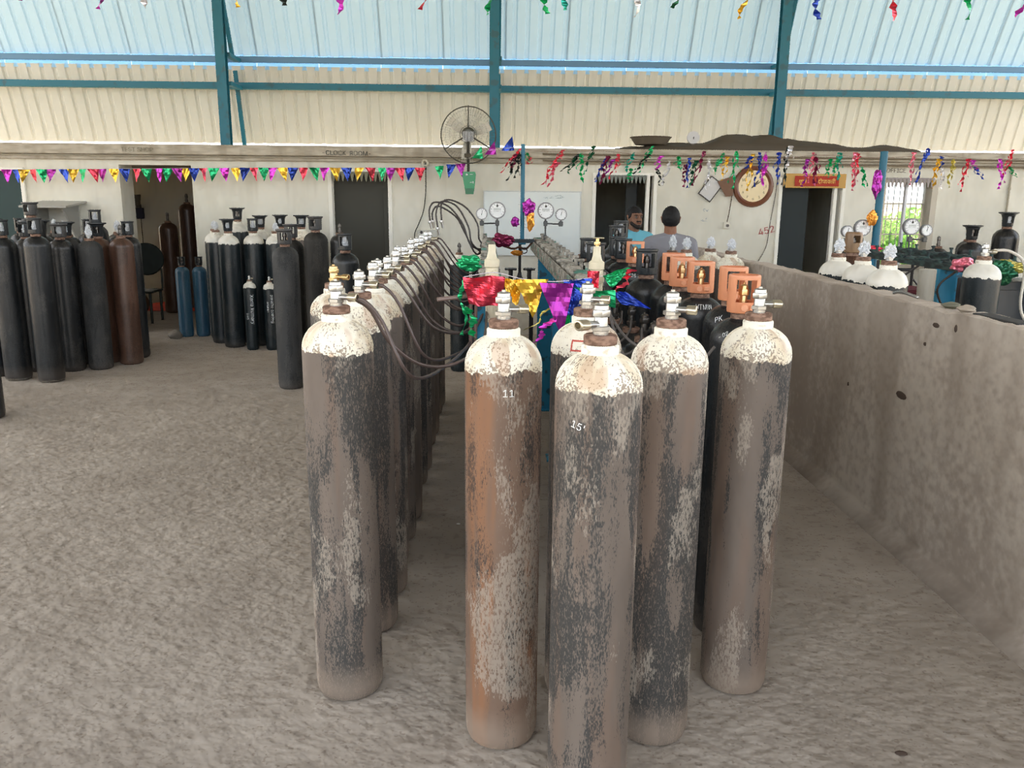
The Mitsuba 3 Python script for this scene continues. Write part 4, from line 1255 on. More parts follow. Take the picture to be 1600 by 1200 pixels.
part('tray', trimesh.Trimesh([[-0.285, 10.53, 1.90], [-0.165, 10.53, 1.90], [-0.165, 10.61, 1.90], [-0.285, 10.61, 1.90], [-0.272, 10.53, 1.83], [-0.178, 10.53, 1.83], [-0.178, 10.61, 1.83], [-0.272, 10.61, 1.83]]).convex_hull, (0.01, 0.14, 0.06), 'gloss_vc', t)
part('white_mark', MB().add(box([-0.27, 10.517, 2.055], [-0.245, 10.5205, 2.075]), WH).add(box([-0.22, 10.517, 2.065], [-0.185, 10.5205, 2.072]), WH).add(box([-0.22, 10.517, 1.97], [-0.19, 10.5205, 1.976]), WH).add(box([-0.185, 10.517, 1.96], [-0.175, 10.5205, 1.985]), WH), None, parent=t)

# clock
t = thing('wall_clock', 'round wooden wall clock with a cream dial', 'clock')
cx, cz = 3.46, 1.965
rg = lathe_mesh([(0.195, 0), (0.262, 0), (0.268, 0.012), (0.255, 0.035), (0.225, 0.045), (0.20, 0.03), (0.195, 0)], 48)
part('rim', rg.apply_transform(Tr(cx, WY - 0.005, cz) @ Rx(PI / 2)), (0.15, 0.055, 0.028), 'gloss_vc', t)
part('dial', cyl([cx, WY - 0.028, cz], [cx, WY - 0.006, cz], 0.205, 40), (0.72, 0.60, 0.36), 'gloss_vc', t)
nm = MB()
for h_ in range(1, 13):
    a = h_ * PI / 6
    m = meshkit.text_mesh(str(h_), 0.032, 0.002)
    m.apply_translation([-m.vertices[:, 0].max() / 2, -0.016, 0])
    m.apply_transform(Rx(PI / 2))
    m.apply_translation([cx + 0.158 * math.sin(a), WY - 0.0285, cz + 0.158 * math.cos(a)])
    nm.add(m, (0.10, 0.085, 0.05), False)
put('numeral', nm.shape('matte_vc'), t)
for L, w_, a in ((0.10, 0.012, 0.72), (0.145, 0.008, 0.98)):
    part('hand', xf(box([-w_ / 2, 0, -0.02], [w_ / 2, 0.003, L]), Tr(cx - 0.01, WY - 0.034 - 0.002 * (L > 0.12), cz - 0.005) @ Ry(a)), (0.01, 0.01, 0.01), parent=t)

# tilted frame and brown board
t = thing('picture_frame', 'small dark picture frame hanging tilted on the wall left of the clock', 'picture frame')
M = Tr(2.90, WY - 0.03, 1.925) @ Ry(0.62)
for lo, hi in (([-0.10, 0, -0.14], [-0.088, 0.015, 0.14]), ([0.088, 0, -0.14], [0.10, 0.015, 0.14]), ([-0.10, 0, 0.128], [0.10, 0.015, 0.14]), ([-0.10, 0, -0.14], [0.10, 0.015, -0.128])):
    part('frame_bar', xf(box(lo, hi), M), (0.07, 0.065, 0.06), parent=t)
part('picture', xf(box([-0.09, 0.006, -0.13], [0.09, 0.012, 0.13]), M), (0.50, 0.50, 0.49), 'gloss_vc', t)
single('brown_board', wall_from(Polygon([(2.98, 2.02), (3.19, 2.10), (3.19, 1.84), (3.10, 1.83)]), WY - 0.05, WY - 0.035), (0.17, 0.095, 0.06), 'matte_vc', 'brown cardboard sheet hanging behind the tilted frame', 'cardboard')
t = thing('wall_socket', 'small white switch hanging on its cable below the brown cardboard', 'switch')
part('box', box([3.10, WY - 0.045, 1.42], [3.175, WY, 1.505], 0.006), (0.62, 0.60, 0.52), parent=t)
part('button', cyl([3.145, WY - 0.055, 1.46], [3.145, WY - 0.045, 1.46], 0.02), (0.08, 0.07, 0.06), 'gloss_vc', t)
part('cable', tube(spline([[3.19, WY - 0.02, 2.25], [3.188, WY - 0.02, 1.9], [3.165, WY - 0.025, 1.65], [3.14, WY - 0.03, 1.50]], 8), 0.006), (0.10, 0.075, 0.055), parent=t)
single('wall_wire', tube(spline([[3.77, WY - 0.012, 2.26], [3.765, WY - 0.012, 1.9], [3.72, WY - 0.012, 1.5], [3.69, WY - 0.012, 1.2], [3.60, WY - 0.012, 1.0]], 8), 0.004), (0.09, 0.07, 0.06), 'matte_vc', 'thin dark wire running down the wall between the clock and the banner doorway', 'wire')
single('wall_pipe', MB().add(cyl([6.86, WY - 0.02, 1.3], [6.86, WY - 0.02, 2.28], 0.012), (0.36, 0.33, 0.25)).add(cyl([6.86, WY - 0.02, 1.95], [6.86, WY - 0.02, 1.98], 0.018), (0.36, 0.33, 0.25)), None, 'matte_vc', 'thin upright conduit on the wall at the right edge', 'conduit')

# writing on the building
def sign(text, h, x, z, y, c, lab, rot=0.0):
    k = single('painted_sign', wall_text(text, h, x, y, z, 0.003, rot=rot), c, 'matte_vc', lab, 'painted sign', None, False)
    return k


sign('-CLOCK  ROOM-', 0.055, -2.10, 2.302, WY - 0.103, (0.05, 0.05, 0.04), 'black painted CLOCK ROOM lettering on the concrete edge', -0.012)
sign('TEST SHOP', 0.052, -4.60, 2.318, WY - 0.103, (0.21, 0.19, 0.14), 'faded TEST SHOP lettering on the concrete edge', 0.0)
sign('OFFICE', 0.052, 5.20, 2.155, WY - 0.004, (0.17, 0.15, 0.12), 'faded OFFICE lettering above the bright window')
sign('452', 0.085, 3.58, 1.33, WY - 0.004, (0.36, 0.10, 0.09), 'red scrawled numbers on the wall under the clock', 0.25)
for k, (z, w_) in enumerate(((1.66, 0.08), (1.535, 0.07))):
    mb = MB()
    for q in range(7):
        mb.add(xf(box([0, 0, 0], [rng.uniform(0.012, 0.03), 0.002, 0.005]), Tr(2.80 + rng.uniform(0, w_), WY - 0.003, z + rng.uniform(-0.02, 0.02)) @ Ry(rng.uniform(-1, 1))), (0.30, 0.34, 0.36))
    single('wall_note', mb, None, 'matte_vc', ['upper blue-grey handwritten note on the wall left of the white switch', 'lower blue-grey handwritten note on the wall left of the white switch'][k], 'note')

# banner over the doorway
t = thing('door_banner', 'red and gold cloth banner with Hindi lettering over the dark doorway', 'banner')
def cloth(x0, x1, z0, z1, y, amp, nx=30, nz=8, pts=None):
    vv, ff = [], []
    for a_ in range(nx + 1):
        for b_ in range(nz + 1):
            xx = x0 + (x1 - x0) * a_ / nx
            zz = z0 + (z1 - z0) * b_ / nz
            vv.append([xx, y + amp * math.sin(xx * 23) * (0.4 + 0.6 * (1 - b_ / nz)), zz])
    for a_ in range(nx):
        for b_ in range(nz):
            A = a_ * (nz + 1) + b_
            ff += [[A, A + nz + 1, A + nz + 2], [A, A + nz + 2, A + 1]]
    return trimesh.Trimesh(vv, ff, process=False)


part('gold_cloth', cloth(3.84, 4.66, 1.95, 2.13, WY - 0.055, 0.006), (0.50, 0.30, 0.09), 'matte_vc', t, True)
part('red_panel', cloth(3.98, 4.56, 1.972, 2.10, WY - 0.068, 0.006), (0.36, 0.035, 0.02), 'matte_vc', t, True)


def font_text(text, height, fontname):
    from PIL import Image, ImageDraw, ImageFont
    from shapely import affinity, box as sb, union_all
    font = ImageFont.truetype(glob.glob(f'/opt/blender-*/*/datafiles/fonts/{fontname}')[0], 96)
    x0, y0, x1, y1 = font.getbbox(text, anchor='ls')
    im = Image.new('L', (x1 - x0 + 8, y1 - y0 + 8))
    ImageDraw.Draw(im).text((4 - x0, 4 - y0), text, 255, font, anchor='ls')
    on = np.pad(np.asarray(im) > 127, ((0, 0), (1, 1))).astype(np.int8)
    rows, st = np.nonzero(np.diff(on, axis=1) == 1)
    en = np.nonzero(np.diff(on, axis=1) == -1)[1]
    s = height / 70.0
    shp = union_all(sb(st, -rows - 1, en, -rows)).buffer(0.6).buffer(-0.6).simplify(0.7)
    shp = affinity.affine_transform(shp, [s, 0, 0, s, -4 * s, (4 - y0) * s])
    return extrude(shp, 0.002)


try:
    for txt, xx in (('शुभ', 4.03), ('दीपावली', 4.28)):
        m = font_text(txt, 0.055, 'NotoSansDevanagari-Regular.woff2')
        m.apply_transform(Rx(PI / 2))
        m.apply_translation([xx, WY - 0.076, 2.005])
        part('lettering', m, (0.75, 0.50, 0.14), 'matte_vc', t, False)
except Exception:
    pass


def valance(x0, x1, z, drop, n, lab, c, y):
    """a toran: a band with a row of hanging points"""
    t = thing('door_valance', lab, 'valance')
    part('band', box([x0, y - 0.004, z - 0.02], [x1, y + 0.004, z], 0.002), c, parent=t)
    for k in range(n):
        a, b = x0 + (x1 - x0) * k / n, x0 + (x1 - x0) * (k + 1) / n
        part('point', wall_from(Polygon([(a + 0.002, z - 0.018), (b - 0.002, z - 0.018), ((a + b) / 2 + 0.006, z - drop), ((a + b) / 2 - 0.006, z - drop)]), y - 0.002, y + 0.002), c, parent=t)


valance(-2.0, -1.29, 2.10, 0.12, 12, 'faded fringe of hanging points at the top of the dark door', (0.24, 0.25, 0.19), WY - 0.04)
valance(1.42, 2.05, 2.09, 0.10, 12, 'grey patterned fringe at the top of the doorway behind the two men', (0.17, 0.19, 0.17), WY - 0.04)
valance(5.20, 5.83, 2.09, 0.12, 12, 'grey pointed fringe along the top of the bright window', (0.30, 0.27, 0.26), WY - 0.05)

# pipes along the edge beam
for k, (z, x0, x1, r_) in enumerate(((2.338, 0.70, 9.0, 0.011), (2.258, 0.70, 9.0, 0.010), (2.268, -9.0, 0.0, 0.009))):
    single('conduit', cyl([x0, WY - 0.12 if k != 2 else WY - 0.07, z], [x1, WY - 0.12 if k != 2 else WY - 0.07, z - (0.03 if k != 2 else 0)], r_, 8), (0.16, 0.13, 0.09) if k != 2 else (0.33, 0.30, 0.23), 'matte_vc',
           ['upper dark pipe running along the right part of the concrete edge', 'lower dark pipe running along the right part of the concrete edge', 'thin pipe along the left part of the concrete edge'][k], 'pipe')

# things lying on the roof slab
def heap(x0, x1, y, h, lab, seed, c):
    nx, nn = 60, 14
    vv, ff = [], []
    for a_ in range(nx + 1):
        s_ = a_ / nx
        env = math.sin(PI * s_) ** 0.5
        top = h * env * (0.35 + 1.0 * float(meshkit.fbm(np.array([s_ * 5, seed, 0.0]), 3)))
        for b_ in range(nn + 1):
            th = PI * b_ / nn
            n_ = float(meshkit.noise(np.array([s_ * 14, b_ * 0.6, seed]))) - 0.5
            vv.append([x0 + (x1 - x0) * s_, y - 0.28 * math.cos(th) * (0.4 + 0.6 * env), 2.405 + max(0, top * math.sin(th) * (1 + 0.6 * n_))])
    for a_ in range(nx):
        for b_ in range(nn):
            A = a_ * (nn + 1) + b_
            ff += [[A, A + nn + 1, A + nn + 2], [A, A + nn + 2, A + 1]]
    return single('tarpaulin', trimesh.Trimesh(vv, ff, process=False), c, 'matte_vc', lab, 'tarpaulin', None, True)


heap(1.60, 5.75, 11.25, 0.19, 'long dark brown tarpaulin heaped on the roof edge above the clock', 2.0, (0.075, 0.062, 0.045))
bw = lathe_mesh([(0, 0), (0.20, 0), (0.215, 0.02), (0.26, 0.085), (0.275, 0.09), (0.27, 0.097), (0.25, 0.095), (0.20, 0.03), (0, 0.025)], 36)
single('iron_pan', bw.apply_translation([2.135, 11.22, 2.485]), (0.12, 0.10, 0.075), 'matte_vc', 'wide shallow iron pan resting on the tarpaulin on the roof', 'pan')
t = thing('roof_disc', 'small white round dial standing on the roof above the wall notes', 'disc')
part('disc', cyl([2.67, 11.10, 2.575], [2.67, 11.14, 2.575], 0.08, 28), (0.55, 0.56, 0.57), parent=t)
part('pin', box([2.667, 11.09, 2.555], [2.675, 11.10, 2.585]), (0.05, 0.05, 0.05), parent=t)
part('foot', box([2.64, 11.09, 2.44], [2.70, 11.15, 2.50], 0.004), (0.12, 0.10, 0.08), parent=t)

# bracket shelf on the left wall
t = thing('bracket_shelf', 'grey slanting bracket shelf on the wall behind the left crowd', 'shelf')
GS = (0.36, 0.36, 0.33)
M = Tr(-5.43, WY - 0.26, 1.665)
part('top_board', xf(box([-0.27, -0.30, -0.012], [0.30, 0.26, 0.014], 0.003), M @ Rx(0.10)), GS, parent=t)
for xx in (-0.20, 0.18):
    part('side_panel', xf(wall_from(Polygon([(-0.2, 0), (0.22, 0), (0.22, -0.42), (0.12, -0.42)]), -0.01, 0.01), M @ Tr(xx, 0.02, -0.01) @ Rz(PI / 2)), (0.27, 0.27, 0.25), parent=t)
part('back_plate', xf(box([-0.20, 0.235, -0.42], [0.20, 0.25, -0.01]), M), (0.52, 0.51, 0.46), parent=t)

# inside the test room
t = thing('plastic_chair', 'dark green round-backed plastic chair in the opening of the test room', 'chair')
DG = (0.018, 0.028, 0.027)
part('backrest', xf(lathe_mesh([(0, -0.012), (0.22, -0.012), (0.235, 0), (0.22, 0.012), (0, 0.012)], 36), Tr(-4.95, 12.26, 0.88) @ Rz(0.5) @ Rx(PI / 2 - 0.15)), DG, 'matte_vc', t)
part('seat', box([-5.17, 11.80, 0.43], [-4.73, 12.24, 0.46], 0.01), DG, 'gloss_vc', t)
for xx in (-5.14, -4.77):
    for y_ in (11.83, 12.21):
        part('leg', cyl([xx, y_, 0], [xx, y_, 0.43], 0.018, 8, 0.022), DG, 'gloss_vc', t)
    part('back_post', cyl([xx + 0.03, 12.22, 0.46], [xx + 0.03, 12.24, 0.75], 0.014), DG, 'gloss_vc', t)
sh = MB()
nx = 24
vv, ff = [], []
for a_ in range(nx + 1):
    for b_ in range(nx + 1):
        xx, y_ = -5.62 + 1.35 * a_ / nx, 13.1 + 0.9 * b_ / nx
        vv.append([xx, y_, 0.012 + 0.07 * float(meshkit.fbm(np.array([xx * 5, y_ * 5, 1.0]), 3)) * math.sin(PI * min(1, a_ / 3, (nx - a_) / 3) / 2) * math.sin(PI * min(1, b_ / 3, (nx - b_) / 3) / 2)])
for a_ in range(nx):
    for b_ in range(nx):
        A = a_ * (nx + 1) + b_
        ff += [[A, A + nx + 1, A + nx + 2], [A, A + nx + 2, A + 1]]
single('red_sheet', trimesh.Trimesh(vv, ff, process=False), (0.60, 0.055, 0.025), 'matte_vc', 'crumpled bright red sheet on the floor of the test room', 'sheet', None, True)
t = thing('wall_lamp', 'grey cup over a dark blue box on the rear wall of the test room', 'wall fixture')
part('cup', lathe_mesh([(0, 1.62), (0.07, 1.62), (0.09, 1.79), (0.085, 1.795), (0, 1.75)], 18).apply_translation([-5.80, 14.12, 0]), (0.16, 0.15, 0.13), parent=t)
part('box', box([-5.88, 14.2, 1.40], [-5.74, 14.3, 1.58], 0.006), (0.03, 0.035, 0.07), parent=t)
part('bracket', box([-5.83, 14.2, 1.58], [-5.78, 14.3, 1.64]), (0.1, 0.1, 0.1), parent=t)
part('cord', cyl([-5.80, 14.285, 0.9], [-5.80, 14.285, 1.4], 0.006), (0.06, 0.05, 0.04), parent=t)
single('sack', sph([-5.30, 12.75, 0.17], 1.0, 3, (0.13, 0.12, 0.17)), (0.14, 0.085, 0.05), 'matte_vc', 'small brown sack on the test room floor left of the brown cylinder', 'sack', None, True)
st = trimesh.creation.icosphere(subdivisions=2, radius=1)
st.vertices *= (0.75 + 0.5 * meshkit.noise(st.vertices * 2))[:, None] * np.array([0.09, 0.06, 0.06])
single('stone', st.copy().apply_translation([-3.98, 10.55, 0.045]), (0.22, 0.20, 0.17), 'matte_vc', 'grey stone on the floor beside the blue short cylinders', 'stone')

for k, (x, y, s_, c, lab) in enumerate([(-0.665, 3.02, (0.014, 0.012, 0.008), (0.05, 0.02, 0.012), 'small rust brown crumb on the floor left of the front row cylinder'), (-0.16, 4.35, (0.012, 0.010, 0.004), (0.6, 0.58, 0.54), 'tiny white scrap on the floor between the hose row and the front cylinders'),
                                        (1.37, 2.36, (0.022, 0.014, 0.006), (0.07, 0.05, 0.04), 'dark chip on the floor at the lower right corner')]):
    m = st.copy()
    m.vertices = m.vertices / np.abs(m.vertices).max(0) * np.array(s_)
    single('floor_crumb', m.apply_translation([x, y, s_[2] * 0.6]), c, 'matte_vc', lab, 'debris')

# beyond the low wall: chair, grey drum, dark cabinet
t = thing('red_seat_chair', 'black framed chair with a dark red seat beyond the low wall', 'chair')
part('seat', box([3.30, 6.55, 1.02], [3.62, 6.95, 1.09], 0.02), (0.13, 0.025, 0.035), 'matte_vc', t)
for a_ in (3.31, 3.61):
    part('rear_leg', cyl([a_, 6.95, 0], [a_, 6.97, 1.30], 0.013), DK, 'gloss_vc', t)
    part('front_leg', cyl([a_, 6.57, 0], [a_, 6.57, 1.02], 0.013), DK, 'gloss_vc', t)
part('back_rail', cyl([3.31, 6.97, 1.22], [3.61, 6.97, 1.22], 0.013), DK, 'gloss_vc', t)
part('foot_rail', cyl([3.31, 6.57, 0.4], [3.61, 6.57, 0.4], 0.011), DK, 'gloss_vc', t)
single('pale_drum', MB().add(lathe_mesh([(0, 0), (0.058, 0), (0.060, 0.01), (0.060, 1.295), (0.055, 1.30), (0, 1.30)], 26).apply_translation([3.25, 6.05, 0]), (0.44, 0.42, 0.36)), None, 'gloss_vc', 'pale grey upright drum left of the right blue post, beyond the low wall', 'drum')
t = thing('dark_cabinet', 'dark grey metal cabinet behind the white hose at the far right', 'cabinet')
part('body', box([3.62, 5.95, 0], [4.6, 6.3, 1.22], 0.008), (0.05, 0.055, 0.06), 'gloss_vc', t)
part('door', box([3.66, 5.935, 0.08], [4.10, 5.95, 1.16], 0.004), (0.055, 0.06, 0.065), 'gloss_vc', t)
part('door', box([4.12, 5.935, 0.08], [4.56, 5.95, 1.16], 0.004), (0.055, 0.06, 0.065), 'gloss_vc', t)
part('side_bin', box([3.05, 5.70, 0], [3.27, 5.9, 1.2], 0.006), (0.025, 0.03, 0.04), 'gloss_vc', t) if False else None
# stones and a clip on the low wall
for k, (x, y, s_, c, lab) in enumerate([(2.205, 3.86, (0.045, 0.05, 0.018), (0.15, 0.15, 0.11), 'flat dark stone on the low wall'), (2.20, 3.72, (0.04, 0.055, 0.022), (0.36, 0.31, 0.25), 'pale brown stone on the low wall beside the dark one')]):
    m = st.copy()
    m.vertices = m.vertices / np.abs(m.vertices).max(0) * np.array(s_)
    single('stone', m.apply_translation([x, y, 1.303]), c, 'matte_vc', lab, 'stone')
single('metal_clip', tube(spline([[2.17, 4.36, 1.305], [2.18, 4.30, 1.318], [2.19, 4.22, 1.312], [2.20, 4.16, 1.305]], 8), 0.008), (0.45, 0.45, 0.44), 'metal_vc', 'small shiny metal clip lying on the low wall', 'clip', smooth=True)
m = box([2.17, 3.30, 1.288], [2.25, 3.62, 1.300], 0.003)
single('dark_strip', m, (0.04, 0.04, 0.04), 'matte_vc', 'flat dark strip lying on the low wall at the right', 'strip')

# ------------------------------------------------------------------ festive foil
FOIL = {'red': (0.72, 0.06, 0.10), 'green': (0.02, 0.42, 0.16), 'magenta': (0.62, 0.05, 0.55), 'purple': (0.36, 0.03, 0.33), 'blue': (0.025, 0.065, 0.40), 'gold': (0.80, 0.48, 0.05), 'silver': (0.75, 0.75, 0.76),
        'maroon': (0.22, 0.02, 0.07), 'black': (0.02, 0.03, 0.025), 'teal': (0.02, 0.36, 0.27), 'pink': (0.80, 0.22, 0.30), 'orange': (0.90, 0.38, 0.06), 'dark green': (0.01, 0.10, 0.045), 'yellow': (0.55, 0.48, 0.12)}


def pennant(w, h, seed, crumple=0.010, n=9, lean=0.0, droop=0.0):
    """foil triangle, top edge along x at z=0, point hanging down; a creased sheet"""
    vv, ff, idx = [], [], {}
    for a_ in range(n + 1):
        wr = w * (1 - a_ / n)
        m_ = n - a_
        for b_ in range(m_ + 1):
            xx = (b_ / m_ - 0.5) * wr if m_ else 0.0
            idx[a_, b_] = len(vv)
            q = np.array([xx / w * 4 + seed * 3.1, a_ / n * 4, seed])
            yy_ = crumple * 2 * (float(meshkit.fbm(q, 3, seed)) - 0.5) + 0.5 * crumple * math.sin(a_ * 0.8 + xx / w * 5 + seed)
            vv.append([xx + lean * a_ / n * h, yy_ - droop * (a_ / n) ** 2 * h, -a_ / n * h])
    for a_ in range(n):
        for b_ in range(n - a_):
            ff.append([idx[a_, b_], idx[a_ + 1, b_], idx[a_, b_ + 1]])
            if b_ < n - a_ - 1:
                ff.append([idx[a_, b_ + 1], idx[a_ + 1, b_], idx[a_ + 1, b_ + 1]])
    return trimesh.Trimesh(vv, ff, process=False)


# positions along the wall string and the tinsel string were surveyed at an even scale and are turned into metres here
def wx(px):
    return -5.953 + px * (5.145 / 660)


wall_pen = [(10, 'magenta'), (25, 'blue'), (37, 'gold'), (50, 'red'), (65, 'green'), (79, 'purple'), (98, 'blue'), (113, 'gold'), (128, 'green'), (144, 'red'), (158, 'purple'), (176, 'gold'), (192, 'blue'), (213, 'red'), (226, 'green'),
            (246, 'magenta'), (260, 'green'), (274, 'purple'), (288, 'gold'), (301, 'blue'), (315, 'red'), (332, 'green'), (348, 'magenta'), (366, 'gold'), (381, 'blue'), (394, 'red'), (410, 'green'), (424, 'magenta'), (439, 'gold'), (456, 'blue'),
            (472, 'red'), (489, 'green'), (506, 'magenta'), (522, 'gold'), (540, 'blue'), (560, 'gold'), (578, 'red'), (597, 'green'), (610, 'purple'), (624, 'red'), (640, 'blue'), (656, 'red'), (686, 'green'), (706, 'blue'), (720, 'purple')]


def string_z(x):
    return np.interp(x, [-5.953, -4.718, -2.851, -0.808, -0.34], [2.074, 2.093, 2.126, 2.145, 2.20])


pts = [[x, 10.6, string_z(x)] for x in np.linspace(-6.2, -0.34, 40)] + [[-0.24, 10.55, 2.26], [0.0, 9.5, 2.30], [0.30, 7.95, 2.25]]
single('bunting_string', tube(pts, 0.0022, 5), (0.6, 0.6, 0.58), 'matte_vc', 'string of the foil bunting across the cream wall to the blue pole', 'string', smooth=True)
count = {}
for k, (px, c) in enumerate(wall_pen):
    x = wx(px)
    m = pennant(0.135, 0.165, k, 0.013, 7, 0.22 * math.sin(k * 2.3), 0.12 * math.sin(k * 1.7))
    m.apply_transform(Rz(0.5 * math.sin(k * 3.7)))
    m.apply_translation([x, 10.6, string_z(x)])
    count[c] = count.get(c, 0) + 1
    single('foil_pennant', m, np.array(FOIL[c]) * (0.8 + 0.3 * math.sin(k * 1.3) ** 2), 'foil_vc', f'{c} foil pennant, {ORD[count[c] - 1]} {c} one from the left on the wall string', 'pennant', 'foil pennants on the wall string', False)
for k, (x, y, z, c) in enumerate([(-0.12, 10.1, 2.26, 'green'), (0.03, 9.6, 2.28, 'purple'), (0.20, 8.6, 2.27, 'blue')]):
    m = pennant(0.13, 0.15, 60 + k, 0.012, 7, 0.3)
    m.apply_transform(Rx(2.9))
    m.apply_translation([x, y, z - 0.02])
    single('foil_pennant', m, FOIL[c], 'foil_vc', f'{c} foil pennant flipped up between the fan and the blue pole', 'pennant', None, False)


def ribbon(p, q, w, seed, turns=3.0, n=22, wob=0.012):
    """twisted foil strip from p to q"""
    p, q = np.array(p, float), np.array(q, float)
    vv, ff = [], []
    for a_ in range(n + 1):
        s_ = a_ / n
        c = p + (q - p) * s_ + wob * np.array([math.sin(s_ * 9 + seed), math.cos(s_ * 7 + seed * 2), 0])
        th = turns * PI * s_ + seed + 0.5 * math.sin(s_ * 11 + seed)
        d = np.array([math.cos(th), math.sin(th), 0.15]) * w / 2 * (1 - 0.35 * s_) * (0.7 + 0.3 * math.sin(a_ * 2.1))
        vv += [c - d, c + d]
    for a_ in range(n):
        A = 2 * a_
        ff += [[A, A + 1, A + 3], [A, A + 3, A + 2]]
    return trimesh.Trimesh(vv, ff, process=False)


def gx(px):
    return 0.329 + (px - 818) * 0.00598


def gz(px, py):
    return 2.255 - (py - 228) * 0.0060 + (px - 818) * 0.0000658


def pole(x, y, ztop, lab):
    t = thing('garland_pole', lab, 'pole')
    put('shaft', mikit.ply(cyl([x, y, 1.38], [x, y, ztop], 0.019, 14), 'pole_blue_shaded', 30), t)
    put('clamp', mikit.ply(box([x - 0.035, y - 0.035, 1.36], [x + 0.035, y + 0.035, 1.40], 0.004), 'pole_blue_shaded'), t)


pole(0.325, 7.9, 2.27, 'slim blue pole standing between the two pairs of gauges before the whiteboard')
t = thing('garland_pole', 'slim blue pole beside the office window, carrying the tinsel string', 'pole')
put('shaft', mikit.ply(cyl([3.70, 7.9, 0.0], [3.70, 7.9, 2.24], 0.034, 14), 'pole_blue_shaded', 30), t)
put('foot_plate', mikit.ply(box([3.60, 7.8, 0], [3.80, 8.0, 0.01]), 'pole_blue_shaded'), t)
gpts = [[x, 7.9, 2.25 - 0.03 * math.sin(x * 3) ** 2 - 0.035 * math.sin(PI * min(1, (x - 0.33) / 3.37)) - 0.01 * x] for x in np.linspace(0.33, 6.6, 60)]
single('garland_string', tube(gpts, 0.0025, 5), (0.25, 0.18, 0.14), 'matte_vc', 'string that carries the hanging tinsel from the left blue pole past the right one', 'string', smooth=True)
strm = [(813, 232, 782, 268, 'red'), (810, 236, 793, 280, 'black'), (806, 240, 800, 262, 'maroon'), (812, 240, 806, 276, 'black'), (824, 238, 828, 252, 'green'), (828, 244, 824, 256, 'red'), (879, 234, 862, 262, 'red'), (868, 248, 848, 286, 'red'),
        (871, 252, 857, 290, 'pink'), (905, 240, 878, 266, 'black'), (898, 246, 888, 270, 'dark green'), (907, 238, 910, 284, 'green'), (927, 228, 914, 266, 'dark green'), (946, 246, 930, 282, 'blue'), (948, 243, 938, 286, 'maroon'),
        (958, 248, 944, 274, 'purple'), (967, 240, 953, 278, 'red'), (989, 238, 977, 268, 'teal'), (985, 262, 981, 282, 'green'), (1018, 228, 998, 268, 'green'), (1012, 240, 990, 270, 'black'), (1031, 243, 1026, 264, 'magenta'),
        (1026, 262, 1033, 288, 'black'), (1047, 250, 1036, 288, 'silver'), (1059, 244, 1062, 266, 'green'), (1075, 246, 1073, 291, 'blue'), (1070, 256, 1069, 290, 'maroon'), (1087, 250, 1080, 291, 'dark green'), (1099, 236, 1084, 288, 'maroon'),
        (1107, 248, 1104, 294, 'silver'), (1130, 238, 1116, 271, 'green'), (1136, 244, 1128, 280, 'gold'), (1148, 236, 1146, 293, 'green'), (1171, 244, 1164, 264, 'blue'), (1176, 240, 1173, 296, 'gold'), (1187, 238, 1182, 290, 'blue'),
        (1194, 238, 1193, 294, 'magenta'), (1216, 238, 1216, 286, 'blue'), (1229, 230, 1229, 292, 'black'), (1232, 228, 1228, 262, 'silver'), (1260, 248, 1257, 290, 'purple'), (1272, 238, 1268, 284, 'pink'), (1275, 240, 1277, 292, 'maroon'),
        (1297, 248, 1294, 276, 'green'), (1307, 248, 1303, 273, 'green'), (1312, 238, 1313, 280, 'teal'), (1335, 238, 1339, 296, 'pink'), (1341, 240, 1337, 290, 'red'), (1349, 260, 1356, 292, 'green'), (1383, 236, 1382, 292, 'teal'),
        (1428, 238, 1427, 288, 'pink'), (1449, 232, 1435, 284, 'blue'), (1469, 248, 1466, 293, 'gold'), (1475, 244, 1475, 264, 'blue'), (1477, 262, 1478, 294, 'silver'), (1491, 248, 1487, 292, 'yellow'), (1518, 248, 1511, 298, 'red'),
        (1528, 260, 1544, 279, 'blue'), (1520, 250, 1530, 265, 'magenta'), (1566, 248, 1573, 294, 'magenta'), (1589, 234, 1578, 278, 'red'), (1583, 260, 1595, 276, 'green')]
count = {}
for k, (x0, y0, x1, y1, c) in enumerate(strm):
    dy = 0.02 * math.sin(k * 1.7)
    A, B = np.array([gx(x0), 7.9 + dy, gz(x0, y0)]), np.array([gx(x1), 7.9 + dy, gz(x1, y1)])
    m = trimesh.util.concatenate([ribbon(A, B, 0.040 + 0.016 * math.sin(k) ** 2, k, 3.0 + (k % 3)), ribbon(A, A + (B - A) * (0.82 + 0.1 * math.sin(k * 5)) + [0.035 * math.sin(k * 2.9), 0.01, 0], 0.026, k + 2, 4.2),
                                  ribbon(A + (B - A) * 0.08, A + (B - A) * 0.55 + [-0.05 * math.sin(k * 1.9), -0.01, 0], 0.020, k + 5, 3.1)])
    count[c] = count.get(c, 0) + 1
    single('tinsel_streamer', m, FOIL[c], 'foil_vc', f'{c} tinsel streamer, {ORD[count[c] - 1]} {c} one from the left on the tinsel string', 'tinsel', 'tinsel streamers on the string', False)


def crumpled(c, r, seed, sub=3):
    m = trimesh.creation.icosphere(subdivisions=sub, radius=1)
    n_ = meshkit.fbm(m.vertices * 2.2 + seed * 5, 3, seed)
    m.vertices *= (0.45 + 1.1 * n_)[:, None]
    m.vertices *= np.array(r)
    m.apply_translation(c)
    return m


